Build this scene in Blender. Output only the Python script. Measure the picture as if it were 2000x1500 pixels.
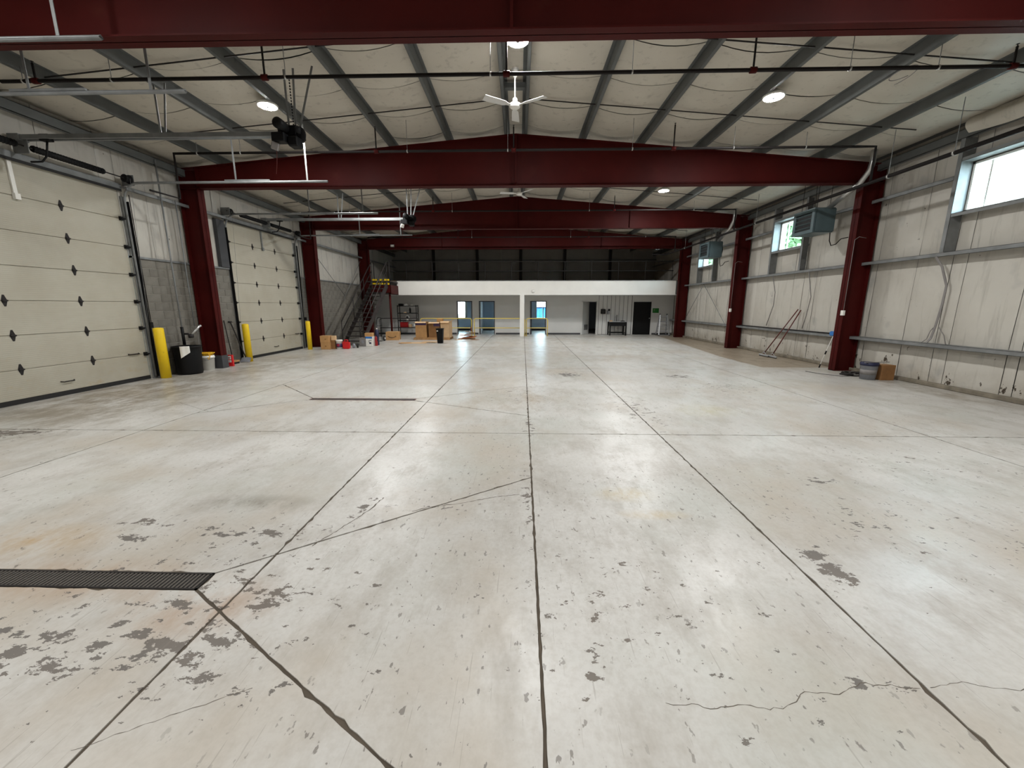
import bpy, bmesh, math, random
from mathutils import Vector, Matrix
random.seed(7)
for _o in list(bpy.data.objects):
    bpy.data.objects.remove(_o)
SC = bpy.context.scene
COL = SC.collection
PI = math.pi

# ------------------------------------------------------------------ camera
cam_data = bpy.data.cameras.new('camera')
cam_data.sensor_width = 36.0
cam_data.lens = 773.0 / 2000.0 * 36.0
cam_data.clip_start = 0.05
cam_data.clip_end = 400
cam = bpy.data.objects.new('camera', cam_data)
COL.objects.link(cam)
cam.location = (0, 0, 1.75)
cam.rotation_euler = (math.radians(90 - 11.26), 0, math.radians(1.52))
SC.camera = cam
# ------------------------------------------------------------------ world, exposure
world = bpy.data.worlds.new('world')
SC.world = world
world.use_nodes = True
_bg = world.node_tree.nodes['Background']
_bg.inputs[0].default_value = (0.68, 0.88, 1.0, 1)
_bg.inputs[1].default_value = 10.0
SC.view_settings.view_transform = 'Standard'
SC.view_settings.look = 'None'
SC.view_settings.gamma = 1.0
SC.view_settings.use_curve_mapping = False
SC.view_settings.exposure = 1.38
LAMP_STRENGTH = 230.0
SC.cycles.use_light_tree = False
SC.cycles.adaptive_threshold = 0.03
SC.cycles.max_bounces = 5
SC.cycles.diffuse_bounces = 3
SC.cycles.glossy_bounces = 2
SC.cycles.transmission_bounces = 2
SC.cycles.transparent_max_bounces = 6
SC.cycles.caustics_reflective = False
SC.cycles.caustics_refractive = False

# ------------------------------------------------------------------ materials
def C(r, g, b):
    f = lambda v: (v / 255 / 12.92) if v / 255 <= 0.04045 else ((v / 255 + 0.055) / 1.055) ** 2.4
    return (f(r), f(g), f(b), 1.0)

class NT:
    """small node-tree helper"""
    def __init__(s, m):
        m.use_nodes = True
        s.t = m.node_tree
        s.b = s.t.nodes['Principled BSDF']
        s.co = None
    def n(s, typ, **kw):
        nd = s.t.nodes.new(typ)
        for k, v in kw.items():
            setattr(nd, k, v)
        return nd
    def l(s, a, b):
        s.t.links.new(a, b)
    def obj(s):
        if s.co is None:
            s.co = s.n('ShaderNodeTexCoord').outputs['Object']
        return s.co
    def mapping(s, scale=(1, 1, 1), loc=(0, 0, 0), rot=(0, 0, 0), src=None):
        m = s.n('ShaderNodeMapping')
        m.inputs['Scale'].default_value = scale
        m.inputs['Location'].default_value = loc
        m.inputs['Rotation'].default_value = rot
        s.l(src or s.obj(), m.inputs['Vector'])
        return m.outputs[0]
    def noise(s, scale, detail=4, rough=0.55, vec=None, dist=0.0):
        nd = s.n('ShaderNodeTexNoise')
        nd.inputs['Scale'].default_value = scale
        nd.inputs['Detail'].default_value = detail
        nd.inputs['Roughness'].default_value = rough
        nd.inputs['Distortion'].default_value = dist
        s.l(vec or s.obj(), nd.inputs['Vector'])
        return nd.outputs[0]
    def ramp(s, fac, a, b):
        r = s.n('ShaderNodeMapRange')
        r.inputs['From Min'].default_value = a
        r.inputs['From Max'].default_value = b
        r.clamp = True
        s.l(fac, r.inputs['Value'])
        return r.outputs[0]
    def math(s, op, a, b=None):
        m = s.n('ShaderNodeMath', operation=op)
        for i, v in enumerate((a, b)):
            if v is None:
                continue
            if isinstance(v, (int, float)):
                m.inputs[i].default_value = v
            else:
                s.l(v, m.inputs[i])
        return m.outputs[0]
    def mix(s, fac, a, b, blend='MIX'):
        m = s.n('ShaderNodeMix', data_type='RGBA', blend_type=blend)
        for sock, v in ((m.inputs[0], fac), (m.inputs[6], a), (m.inputs[7], b)):
            if isinstance(v, (int, float)):
                sock.default_value = v
            elif isinstance(v, tuple):
                sock.default_value = v
            else:
                s.l(v, sock)
        return m.outputs[2]
    def bump(s, h, strength=0.2, dist=0.01):
        b = s.n('ShaderNodeBump')
        b.inputs['Strength'].default_value = strength
        b.inputs['Distance'].default_value = dist
        s.l(h, b.inputs['Height'])
        s.l(b.outputs[0], s.b.inputs['Normal'])
    def out(s, col=None, rough=None, metal=None):
        for k, v in (('Base Color', col), ('Roughness', rough), ('Metallic', metal)):
            if v is None:
                continue
            if isinstance(v, (int, float, tuple)):
                s.b.inputs[k].default_value = v
            else:
                s.l(v, s.b.inputs[k])

def mat(name, col, rough=0.6, metal=0.0, var=0.12, vscale=3.0, bump=0.0, bscale=60.0, dirt=None, rnd=0.0):
    m = bpy.data.materials.new(name)
    t = NT(m)
    c = col
    if var > 0:
        a = tuple(min(1, v * (1 - var)) for v in col[:3]) + (1,)
        b = tuple(min(1, v * (1 + var)) for v in col[:3]) + (1,)
        c = t.mix(t.ramp(t.noise(vscale, 2, 0.6), 0.3, 0.7), a, b)
    if rnd > 0:
        oi = t.n('ShaderNodeObjectInfo')
        v = t.math('ADD', t.math('MULTIPLY', oi.outputs['Random'], rnd), 1 - rnd / 2)
        hsv = t.n('ShaderNodeHueSaturation')
        t.l(v, hsv.inputs['Value'])
        t.l(c, hsv.inputs['Color']) if not isinstance(c, tuple) else setattr(hsv.inputs['Color'], 'default_value', c)
        c = hsv.outputs[0]
    if dirt:
        dc, sc, lo, hi = dirt
        c = t.mix(t.ramp(t.noise(sc, 4, 0.65), lo, hi), c, dc)
    t.out(c, rough, metal)
    if bump > 0:
        t.bump(t.noise(bscale, 1), bump, 0.01)
    return m

M = {}
M['red'] = mat('red_steel_paint', C(66, 15, 13), 0.55, 0.0, 0.16, 1.2, dirt=(C(78, 34, 26), 1.7, 0.62, 0.95))
M['red'].node_tree.nodes['Principled BSDF'].inputs['Specular IOR Level'].default_value = 0.12
M['galv'] = mat('grey_galvanised_steel', C(122, 124, 124), 0.5, 0.12, 0.18, 4)
M['purlin'] = mat('grey_primer_steel', C(92, 95, 94), 0.55, 0.1, 0.15, 2)
M['zinc'] = mat('bright_zinc', C(190, 190, 188), 0.3, 0.8, 0.1, 6)
M['black'] = mat('black_metal', C(18, 18, 19), 0.6, 0.0, 0.15, 8)
M['blackpipe'] = mat('black_iron_pipe', C(26, 22, 21), 0.6, 0.0, 0.2, 5)
M['rubber'] = mat('black_rubber', C(26, 25, 25), 0.7, 0, 0.15, 8)
M['plasticblack'] = mat('black_plastic', C(15, 15, 16), 0.55, 0, 0.1, 6)
M['white'] = mat('white_plastic', C(232, 230, 224), 0.4, 0, 0.04, 6)
M['whitepaint'] = mat('white_wall_paint', C(236, 234, 228), 0.5, 0, 0.03, 1.5)
M['greypaint'] = mat('light_grey_wall_paint', C(206, 205, 202), 0.55, 0, 0.03, 1.0)
M['bluepaint'] = mat('pale_blue_wall_paint', C(178, 187, 198), 0.6, 0, 0.04, 1.0)
M['darkgrey'] = mat('dark_grey_paint', C(62, 63, 66), 0.5, 0, 0.06, 3)
M['yellow'] = mat('yellow_safety_paint', C(238, 200, 20), 0.45, 0, 0.06, 4, dirt=(C(150, 120, 30), 9, 0.66, 0.8))
M['railyellow'] = mat('pale_yellow_rail_paint', C(232, 206, 92), 0.45, 0, 0.05, 4)
M['redplastic'] = mat('red_plastic', C(206, 28, 34), 0.4, 0, 0.08, 6)
M['reddark'] = mat('dark_red_paint', C(150, 18, 22), 0.4, 0, 0.08, 6)
M['blue'] = mat('blue_plastic', C(52, 118, 190), 0.45, 0, 0.08, 6)
M['navy'] = mat('navy_plastic', C(30, 34, 66), 0.45, 0, 0.1, 6)
M['purple'] = mat('purple_print', C(62, 40, 84), 0.55, 0, 0.1, 12)
M['green'] = mat('green_sign_print', C(22, 110, 34), 0.5, 0, 0.06, 5)
M['card'] = mat('brown_cardboard', C(186, 142, 92), 0.8, 0, 0.1, 5, bump=0.1, bscale=30)
M['cardlight'] = mat('pale_cardboard', C(206, 172, 132), 0.8, 0, 0.08, 5)
M['carddark'] = mat('dark_cardboard', C(138, 98, 58), 0.85, 0, 0.14, 5)
M['wood'] = mat('weathered_pallet_wood', C(160, 122, 80), 0.8, 0, 0.2, 6)
M['orangewood'] = mat('orange_brown_wood', C(176, 100, 48), 0.7, 0, 0.25, 7)
M['print'] = mat('dark_box_print', C(52, 36, 24), 0.7, 0, 0.1, 5)
M['rope'] = mat('yellow_rope', C(232, 178, 30), 0.7, 0, 0.15, 30)
M['greyplastic'] = mat('grey_plastic', C(134, 136, 142), 0.45, 0, 0.12, 8)
M['heater'] = mat('grey_green_enamel', C(92, 109, 113), 0.4, 0.1, 0.12, 3)
M['heaterdark'] = mat('heater_outlet_shade', C(12, 12, 13), 0.6, 0.2, 0.1, 4)
M['alu'] = mat('aluminium', C(176, 178, 180), 0.4, 0.3, 0.08, 6)
M['shaded_vinyl'] = mat('vinyl_darkened_for_shade', C(146, 142, 136), 0.6, 0, 0.1, 1.0)  # wall vinyl darkened in colour to imitate the unlit gable
M['mortar'] = mat('pale_mortar', C(152, 148, 138), 0.9, 0, 0.12, 9, bump=0.2, bscale=50)
M['block'] = mat('grey_concrete_block', C(112, 108, 100), 0.9, 0, 0.14, 5, bump=0.35, bscale=70, rnd=0.14)
M['curb'] = mat('dirty_concrete_curb', C(122, 114, 100), 0.9, 0, 0.25, 4, bump=0.4, bscale=25)
M['shell'] = mat('exterior_sheet', C(120, 120, 118), 0.6, 0.1, 0.05, 2)
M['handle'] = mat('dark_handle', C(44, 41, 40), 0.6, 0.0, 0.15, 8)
M['handlered'] = mat('red_brown_handle', C(92, 34, 29), 0.5, 0, 0.15, 8)
M['strap'] = mat('grey_tape_strap', C(126, 122, 120), 0.6, 0, 0.1, 8)
M['plywood'] = mat('deck_plywood', C(120, 96, 70), 0.8, 0, 0.2, 3)
M['grass'] = mat('gravel_yard', C(126, 123, 116), 0.9, 0, 0.25, 1.5)
M['bark'] = mat('tree_bark', C(92, 76, 60), 0.9, 0, 0.2, 6)
M['leaf'] = mat('green_leaves', C(112, 142, 98), 0.6, 0, 0.35, 1.2)
M['bluebin'] = mat('blue_dumpster_paint', C(50, 128, 196), 0.45, 0, 0.08, 2)
M['stairsteel'] = mat('stair_grey_brown_steel', C(56, 51, 50), 0.6, 0.0, 0.15, 3)

def door_material():
    m = bpy.data.materials.new('cream_ribbed_door_panel')
    t = NT(m)
    c = t.mix(t.ramp(t.noise(1.1, 3, 0.6), 0.35, 0.75), C(178, 173, 158), C(166, 159, 142))
    low = t.ramp(t.noise(2.4, 4, 0.7, t.mapping((1, 1, 2.2))), 0.58, 0.8)
    sep = t.n('ShaderNodeSeparateXYZ')
    t.l(t.n('ShaderNodeNewGeometry').outputs['Position'], sep.inputs[0])
    near_floor = t.ramp(sep.outputs[2], 1.2, 0.0)
    c = t.mix(t.math('MULTIPLY', low, t.math('ADD', t.math('MULTIPLY', near_floor, 0.75), 0.15)), c, C(168, 146, 106))
    t.out(c, 0.5)
    w = t.n('ShaderNodeTexWave', wave_type='BANDS', bands_direction='Z')
    w.inputs['Scale'].default_value = 9.0
    w.inputs['Distortion'].default_value = 0.0
    t.l(t.obj(), w.inputs['Vector'])
    t.bump(w.outputs[1], 0.25, 0.004)
    return m
M['door'] = door_material()

def insulation_material(name, base, dark, torn):
    m = bpy.data.materials.new(name)
    t = NT(m)
    geo = t.n('ShaderNodeNewGeometry').outputs['Position']
    big = t.ramp(t.noise(0.7, 3, 0.6, geo), 0.35, 0.7)
    c = t.mix(t.math('MULTIPLY', big, 0.6), base, dark)
    # faint vertical grime streaks
    st = t.ramp(t.noise(1.0, 4, 0.65, t.mapping((7, 7, 0.55), src=geo)), 0.56, 0.78)
    c = t.mix(t.math('MULTIPLY', st, 0.62), c, tuple(v * 0.5 for v in dark[:3]) + (1,))
    if torn:
        # small tears of the vinyl facing, dark fibre behind
        sz = t.n('ShaderNodeSeparateXYZ')
        t.l(geo, sz.inputs[0])
        low = t.math('MULTIPLY', t.ramp(sz.outputs[2], 0.95, 0.2), 0.095)
        a = t.ramp(t.math('ADD', t.noise(5.5, 5, 0.7, t.mapping((1, 1, 0.6), src=geo)), low), 0.695, 0.71)
        grime = t.math('MULTIPLY', t.ramp(sz.outputs[2], 0.55, 0.05), t.ramp(t.noise(2.2, 4, 0.65, geo), 0.35, 0.7))
        c = t.mix(t.math('MULTIPLY', grime, 0.55), c, C(128, 112, 88))
        c = t.mix(a, c, C(66, 56, 44))
        sm = t.ramp(t.noise(1.9, 3, 0.5, geo), 0.62, 0.75)
        c = t.mix(t.math('MULTIPLY', sm, 0.3), c, C(104, 108, 114))
    t.out(c, 0.5)
    if torn: t.bump(t.noise(9, 0, 0.6, geo), 0.35, 0.02)
    return m
M['insul'] = insulation_material('white_vinyl_insulation_ceiling', C(198, 192, 179), C(180, 173, 159), False)
M['wallinsul'] = insulation_material('white_vinyl_insulation_wall', C(193, 189, 180), C(172, 166, 155), True)

def emission(name, col, strength):
    m = bpy.data.materials.new(name)
    m.use_nodes = True
    b = m.node_tree.nodes['Principled BSDF']
    b.inputs['Base Color'].default_value = (0.8, 0.8, 0.8, 1)
    b.inputs['Emission Color'].default_value = col
    b.inputs['Emission Strength'].default_value = strength
    return m
M['lamp'] = emission('led_diffuser', (1.0, 1.0, 0.985, 1), LAMP_STRENGTH)

def glass_material():
    m = bpy.data.materials.new('window_glass')
    t = NT(m)
    nt = t.t
    tr = nt.nodes.new('ShaderNodeBsdfTransparent')
    tr.inputs[0].default_value = (0.93, 0.97, 0.97, 1)
    gl = nt.nodes.new('ShaderNodeBsdfGlossy')
    gl.inputs['Roughness'].default_value = 0.03
    mx = nt.nodes.new('ShaderNodeMixShader')
    mx.inputs[0].default_value = 0.06
    nt.links.new(tr.outputs[0], mx.inputs[1])
    nt.links.new(gl.outputs[0], mx.inputs[2])
    nt.links.new(mx.outputs[0], nt.nodes['Material Output'].inputs[0])
    return m
M['glass'] = glass_material()

# ------------------------------------------------------------------ concrete floor
FLAKES = [  # x, y, rx, ry, strength : patches where the floor coating has flaked off
    (2.07, 2.58, .15, .13, .36), (2.10, 2.36, .17, .15, .36), (2.09, 2.45, .26, .33, .22),
    (-2.62, 1.62, .34, .18, .25), (-2.25, 1.68, .34, .15, .2), (-1.90, 1.70, .34, .19, .26), (-1.58, 1.74, .32, .2, .26),
    (-1.54, 2.06, .34, .17, .28), (-1.80, 1.86, .22, .12, .23), (-3.00, 2.66, .24, .10, .32), (-3.10, 2.87, .34, .14, .24),
    (-1.98, 2.74, .40, .18, .26), (-2.36, 2.78, .36, .2, .2), (-1.62, 1.55, .34, .16, .21), (-1.23, 1.48, .28, .12, .2),
    (1.18, 10.03, .52, .55, .32), (3.91, 9.88, .60, .45, .27), (0.37, 1.74, .09, .10, .32), (0.33, 1.6, .06, .05, .3), (1.62, 1.60, .34, .06, .24),
    (-7.15, 5.10, .85, .30, .32), (3.01, 3.82, .40, .25, .22), (-1.40, 3.15, .12, .60, .21),
    (-0.75, 3.2, .4, .1, .18), (0.10, 5.6, .16, .9, .2), (0.06, 3.3, .10, .9, .2), (1.95, 6.6, .6, 1.8, .15), (4.6, 4.3, 1.4, .9, .09),
    (0.6, 2.0, 1.5, 1.0, .085), (-2.0, 2.1, 1.7, 1.0, .15), (-2.3, 1.7, 1.4, .40, .19), (-2.1, 2.75, 1.0, .28, .19), (3.0, 3.0, 1.4, .8, .09), (-3.6, 1.7, 1.0, .5, .15), (4.5, 8.6, 1.6, 1.6, .12), (-0.2, 8.0, 1.2, 1.8, .10)]
STAINS = [  # x, y, rx, ry, strength, colour
    (0.97, 3.49, .35, .18, .55, C(196, 172, 120)), (1.12, 3.12, .35, .10, .5, C(196, 172, 120)), (-3.7, 2.62, .75, .28, .65, C(176, 144, 96)),
    (-3.0, 2.2, 1.3, .28, .5, C(168, 132, 96)), (-1.9, 2.0, .55, .32, .55, C(170, 134, 104)), (-2.4, 3.22, .75, .2, .6, C(116, 108, 96)),
    (0.2, 7.3, .28, 1.0, .6, C(160, 142, 116)), (-0.6, 6.9, .8, .6, .4, C(160, 142, 118)), (2.8, 12.6, .9, .7, .4, C(164, 146, 122)),
    (3.1, 6.6, .7, .5, .35, C(196, 188, 140)), (-2.9, 7.22, 1.5, .35, .35, C(164, 134, 104)), (-8.1, 8.0, 2.3, 5.5, .75, C(124, 112, 94)), (-7.2, 6.6, 1.6, 2.6, .45, C(122, 110, 92)),
    (-7.6, 12.8, 1.3, 3.5, .35, C(132, 120, 102)), (-3.5, 5.3, 3, .25, .25, C(130, 122, 108)), (8.5, 8.2, .55, 2.2, .6, C(112, 96, 72))]

def floor_material(x0=-20, x1=20, y0=-20, y1=40):
    """the concrete; only the marks that reach the slab x0..x1, y0..y1 are wired in"""
    hit = lambda q: q[0] + q[2] > x0 and q[0] - q[2] < x1 and q[1] + q[3] > y0 and q[1] - q[3] < y1
    m = bpy.data.materials.new('worn_sealed_concrete')
    t = NT(m)
    geo = t.n('ShaderNodeNewGeometry').outputs['Position']
    def N(scale, detail, rough, vec, dist=0.0):
        nd = t.n('ShaderNodeTexNoise', noise_dimensions='2D')
        nd.inputs['Scale'].default_value = scale
        nd.inputs['Detail'].default_value = detail
        nd.inputs['Roughness'].default_value = rough
        nd.inputs['Distortion'].default_value = dist
        t.l(vec, nd.inputs['Vector'])
        return nd
    sep = t.n('ShaderNodeSeparateXYZ')
    t.l(geo, sep.inputs[0])
    A = N(0.55, 4, 0.62, geo)
    n1 = t.ramp(A.outputs[0], 0.32, 0.70)
    c = t.mix(n1, C(205, 203, 199), C(178, 175, 169))
    B = N(2.6, 5, 0.74, t.mapping((1.0, 0.6, 1), src=geo))
    n2 = t.ramp(B.outputs[0], 0.45, 0.74)
    c = t.mix(t.math('MULTIPLY', n2, 0.62), c, C(158, 151, 141))
    sepc = t.n('ShaderNodeSeparateColor')
    t.l(A.outputs[1], sepc.inputs[0])
    c = t.mix(t.math('MULTIPLY', t.ramp(sepc.outputs[0], 0.48, 0.72), 0.38), c, C(196, 182, 164))
    c = t.mix(t.math('MULTIPLY', t.ramp(sepc.outputs[1], 0.50, 0.72), 0.30), c, C(178, 184, 176))
    fineN = N(26, 2, 0.7, geo)
    c = t.mix(t.math('MULTIPLY', t.ramp(fineN.outputs[0], 0.4, 0.75), 0.22), c, C(158, 150, 140))
    def blob(x, y, rx, ry):
        v = t.n('ShaderNodeVectorMath', operation='MULTIPLY_ADD')
        t.l(geo, v.inputs[0])
        v.inputs[1].default_value = (1 / rx, 1 / ry, 0)
        v.inputs[2].default_value = (-x / rx, -y / ry, 0)
        ln = t.n('ShaderNodeVectorMath', operation='LENGTH')
        t.l(v.outputs[0], ln.inputs[0])
        return ln.outputs['Value']
    def cone(ln, s):
        m_ = t.n('ShaderNodeMath', operation='MULTIPLY_ADD')
        t.l(ln, m_.inputs[0])
        m_.inputs[1].default_value = -1.12 * s
        m_.inputs[2].default_value = 1.12 * s
        return m_.outputs[0]
    wob = t.ramp(B.outputs[0], 0.34, 0.60)
    for (x, y, rx, ry, s, col) in filter(hit, STAINS):
        mm = t.n('ShaderNodeMath', operation='MULTIPLY', use_clamp=True)
        t.l(cone(blob(x, y, rx, ry), s), mm.inputs[0]); t.l(wob, mm.inputs[1])
        c = t.mix(mm.outputs[0], c, col)
    # tan bare concrete beside the right wall (an older unsealed strip)
    if x1 > 6.5 and y1 > 11:
      wx = t.math('ADD', sep.outputs[0], t.math('MULTIPLY', B.outputs[0], 0.12))
      bx = t.ramp(wx, 6.90, 6.94)
      lean = t.math('SUBTRACT', wx, t.math('MULTIPLY', t.math('SUBTRACT', sep.outputs[1], 14.0), 0.105))
      by = t.math('MULTIPLY', t.ramp(sep.outputs[1], 11.35, 11.5), t.ramp(lean, 6.90, 6.96))
      c = t.mix(t.math('MULTIPLY', t.math('MULTIPLY', bx, by), 0.85), c, t.mix(n2, C(146, 131, 110), C(124, 108, 88)))
    mx = None
    for (x, y, rx, ry, s) in list(filter(hit, FLAKES)) + [(0, -30, 1, 1, .1)]:
        b = cone(blob(x, y, rx, ry), s)
        mx = t.math('MAXIMUM', b, 0.0) if mx is None else t.math('MAXIMUM', mx, b)
    fl = N(9.0, 5, 0.70, t.mapping((0.75, 1.3, 1), rot=(0, 0, 0.6), src=geo))
    mask = t.ramp(t.math('ADD', fl.outputs[0], mx), 0.722, 0.737)
    # sparse specks and short gouges all over
    sp = N(15, 3, 0.6, t.mapping((1.4, 0.75, 1), rot=(0, 0, 0.25), src=geo))
    spm = t.math('MULTIPLY', t.ramp(sp.outputs[0], 0.685, 0.71), t.ramp(sepc.outputs[2], 0.40, 0.55))
    mask2 = t.math('MAXIMUM', mask, t.math('MULTIPLY', spm, 0.75))
    c = t.mix(t.math('MULTIPLY', mask2, 0.92), c, t.mix(n1, C(108, 99, 90), C(92, 88, 85)))
    # thin scratches
    for rot, sc, th in ((0.30, 1.0, .735), (1.25, 0.9, .735)):
        s = t.ramp(N(2.6 * sc, 2, 0.6, t.mapping((22, 0.7, 1), rot=(0, 0, rot), src=geo)).outputs[0], th, th + .03)
        c = t.mix(t.math('MULTIPLY', s, 0.32), c, C(128, 119, 110))
    rough = t.math('ADD', t.math('MULTIPLY', n2, 0.12), t.math('ADD', t.math('MULTIPLY', mask, 0.25), 0.33))
    t.out(c, rough)
    t.b.inputs['Specular IOR Level'].default_value = 0.45
    return m
M['grate'] = mat('cast_iron_grate', C(92, 87, 82), 0.6, 0.3, 0.2, 20)
M['joint'] = mat('dirty_joint_filler', C(82, 73, 62), 0.95, 0, 0.2, 8)
M['crack'] = mat('floor_crack_dirt', C(98, 90, 80), 0.95, 0, 0.2, 20)

# ------------------------------------------------------------------ mesh building
class MB:
    def __init__(s):
        s.v = []; s.f = []; s.sm = []
    def add(s, vs, fs, smooth=False):
        o = len(s.v)
        s.v += [tuple(v) for v in vs]
        s.f += [tuple(i + o for i in f) for f in fs]
        s.sm += [smooth] * len(fs)
        return s
    def box(s, x0, x1, y0, y1, z0, z1):
        v = [(x0, y0, z0), (x1, y0, z0), (x1, y1, z0), (x0, y1, z0), (x0, y0, z1), (x1, y0, z1), (x1, y1, z1), (x0, y1, z1)]
        return s.add(v, [(0, 3, 2, 1), (4, 5, 6, 7), (0, 1, 5, 4), (1, 2, 6, 5), (2, 3, 7, 6), (3, 0, 4, 7)])
    def obox(s, c, size, rz=0.0, rx=0.0, ry=0.0):
        m = Matrix.Rotation(rz, 3, 'Z') @ Matrix.Rotation(ry, 3, 'Y') @ Matrix.Rotation(rx, 3, 'X')
        hx, hy, hz = size[0] / 2, size[1] / 2, size[2] / 2
        v = [Vector(c) + m @ Vector(p) for p in ((-hx, -hy, -hz), (hx, -hy, -hz), (hx, hy, -hz), (-hx, hy, -hz), (-hx, -hy, hz), (hx, -hy, hz), (hx, hy, hz), (-hx, hy, hz))]
        return s.add(v, [(0, 3, 2, 1), (4, 5, 6, 7), (0, 1, 5, 4), (1, 2, 6, 5), (2, 3, 7, 6), (3, 0, 4, 7)])
    def bar(s, p, q, w, h, up=(0, 0, 1)):
        p, q = Vector(p), Vector(q)
        d = (q - p).normalized()
        u = Vector(up)
        if abs(d.dot(u)) > 0.98:
            u = Vector((1, 0, 0))
        a = d.cross(u).normalized() * (w / 2)
        b = a.cross(d).normalized() * (h / 2)
        v = [p - a - b, p + a - b, p + a + b, p - a + b, q - a - b, q + a - b, q + a + b, q - a + b]
        return s.add(v, [(0, 1, 2, 3), (7, 6, 5, 4), (0, 4, 5, 1), (1, 5, 6, 2), (2, 6, 7, 3), (3, 7, 4, 0)])
    def tube(s, pts, r, n=8, r2=None, cap=True):
        pts = [Vector(p) for p in pts]
        k = len(pts)
        ref = None
        rings = []
        for i, p in enumerate(pts):
            if i == 0:
                d = pts[1] - p
            elif i == k - 1:
                d = p - pts[i - 1]
            else:
                d = (pts[i + 1] - p).normalized() + (p - pts[i - 1]).normalized()
            d = d.normalized()
            if ref is None:
                ref = Vector((0, 0, 1)) if abs(d.z) < 0.9 else Vector((1, 0, 0))
            a = d.cross(ref)
            if a.length < 1e-4:
                a = d.cross(Vector((0, 1, 0)))
            a = a.normalized()
            b = a.cross(d).normalized()
            ref = b
            rr = r if r2 is None else r + (r2 - r) * i / (k - 1)
            rings.append([p + a * (rr * math.cos(2 * PI * j / n)) + b * (rr * math.sin(2 * PI * j / n)) for j in range(n)])
        vs = [v for ring in rings for v in ring]
        fs = [(i * n + j, i * n + (j + 1) % n, (i + 1) * n + (j + 1) % n, (i + 1) * n + j) for i in range(k - 1) for j in range(n)]
        s.add(vs, fs, True)
        if cap:
            o = len(s.v) - len(vs)
            s.f.append(tuple(o + j for j in reversed(range(n)))); s.sm.append(False)
            s.f.append(tuple(o + (k - 1) * n + j for j in range(n))); s.sm.append(False)
        return s
    def lathe(s, c, prof, n=20, axis='Z', smooth=True, a0=0.0):
        c = Vector(c)
        vs = []
        for (r, h) in prof:
            for j in range(n):
                a = a0 + 2 * PI * j / n
                p = (r * math.cos(a), r * math.sin(a), h)
                if axis == 'X':
                    p = (p[2], p[0], p[1])
                elif axis == 'Y':
                    p = (p[1], p[2], p[0])
                vs.append(c + Vector(p))
        k = len(prof)
        fs = [(i * n + j, i * n + (j + 1) % n, (i + 1) * n + (j + 1) % n, (i + 1) * n + j) for i in range(k - 1) for j in range(n)]
        s.add(vs, fs, smooth)
        o = len(s.v) - len(vs)
        if prof[0][0] > 1e-5:
            s.f.append(tuple(o + j for j in reversed(range(n)))); s.sm.append(False)
        if prof[-1][0] > 1e-5:
            s.f.append(tuple(o + (k - 1) * n + j for j in range(n))); s.sm.append(False)
        return s
    def prism(s, poly, axis, a, b):
        """poly: 2-D outline; axis: extrusion axis from a to b ('X': poly is (y,z); 'Y': (x,z); 'Z': (x,y))"""
        def P(p, h):
            return (h, p[0], p[1]) if axis == 'X' else ((p[0], h, p[1]) if axis == 'Y' else (p[0], p[1], h))
        n = len(poly)
        vs = [P(p, a) for p in poly] + [P(p, b) for p in poly]
        fs = [tuple(reversed(range(n))), tuple(range(n, 2 * n))] + [(i, (i + 1) % n, n + (i + 1) % n, n + i) for i in range(n)]
        return s.add(vs, fs)
    def grid(s, fn, nu, nv, smooth=True):
        vs = [fn(i / nu, j / nv) for j in range(nv + 1) for i in range(nu + 1)]
        w = nu + 1
        fs = [(j * w + i, j * w + i + 1, (j + 1) * w + i + 1, (j + 1) * w + i) for j in range(nv) for i in range(nu)]
        return s.add(vs, fs, smooth)
    def mesh(s, name, m, loc=(0, 0, 0), bevel=0.0, seg=1):
        me = bpy.data.meshes.new(name)
        lx, ly, lz = loc
        me.from_pydata([(v[0] - lx, v[1] - ly, v[2] - lz) for v in s.v], [], s.f)
        me.polygons.foreach_set('use_smooth', s.sm)
        bm = bmesh.new()
        bm.from_mesh(me)
        bmesh.ops.recalc_face_normals(bm, faces=bm.faces)
        if bevel > 0:
            es = [e for e in bm.edges if len(e.link_faces) == 2 and e.calc_face_angle() > 0.6]
            bmesh.ops.bevel(bm, geom=es, offset=bevel, segments=seg, affect='EDGES', clamp_overlap=True)
        bm.to_mesh(me)
        bm.free()
        me.materials.append(m)
        return me
    def build(s, name, m, parent=None, bevel=0.0, seg=1, loc=None):
        """one mesh object; vertices are given in world space"""
        base = WL.get(parent.name, (0, 0, 0)) if parent is not None else (0, 0, 0)
        own = tuple(loc) if loc is not None else base
        me = s.mesh(name, m, own, bevel, seg)
        o = bpy.data.objects.new(name, me)
        COL.objects.link(o)
        o.location = (own[0] - base[0], own[1] - base[1], own[2] - base[2])
        if parent is not None:
            o.parent = parent
        WL[o.name] = own
        return o
WL = {}

def tag(o, label=None, cat=None, group=None, kind=None):
    if label: o['label'] = label
    if cat: o['category'] = cat
    if group: o['group'] = group
    if kind: o['kind'] = kind
    return o

def thing(name, label, cat, loc=(0, 0, 0), group=None, kind=None):
    o = bpy.data.objects.new(name, None)
    COL.objects.link(o)
    o.location = loc
    o.empty_display_size = 0.2
    WL[o.name] = tuple(loc)
    return tag(o, label, cat, group, kind)

def single(mb, name, m, label, cat, loc, group=None, kind=None, bevel=0.0, seg=1):
    o = mb.build(name, m, None, bevel, seg, loc)
    return tag(o, label, cat, group, kind)

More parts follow.
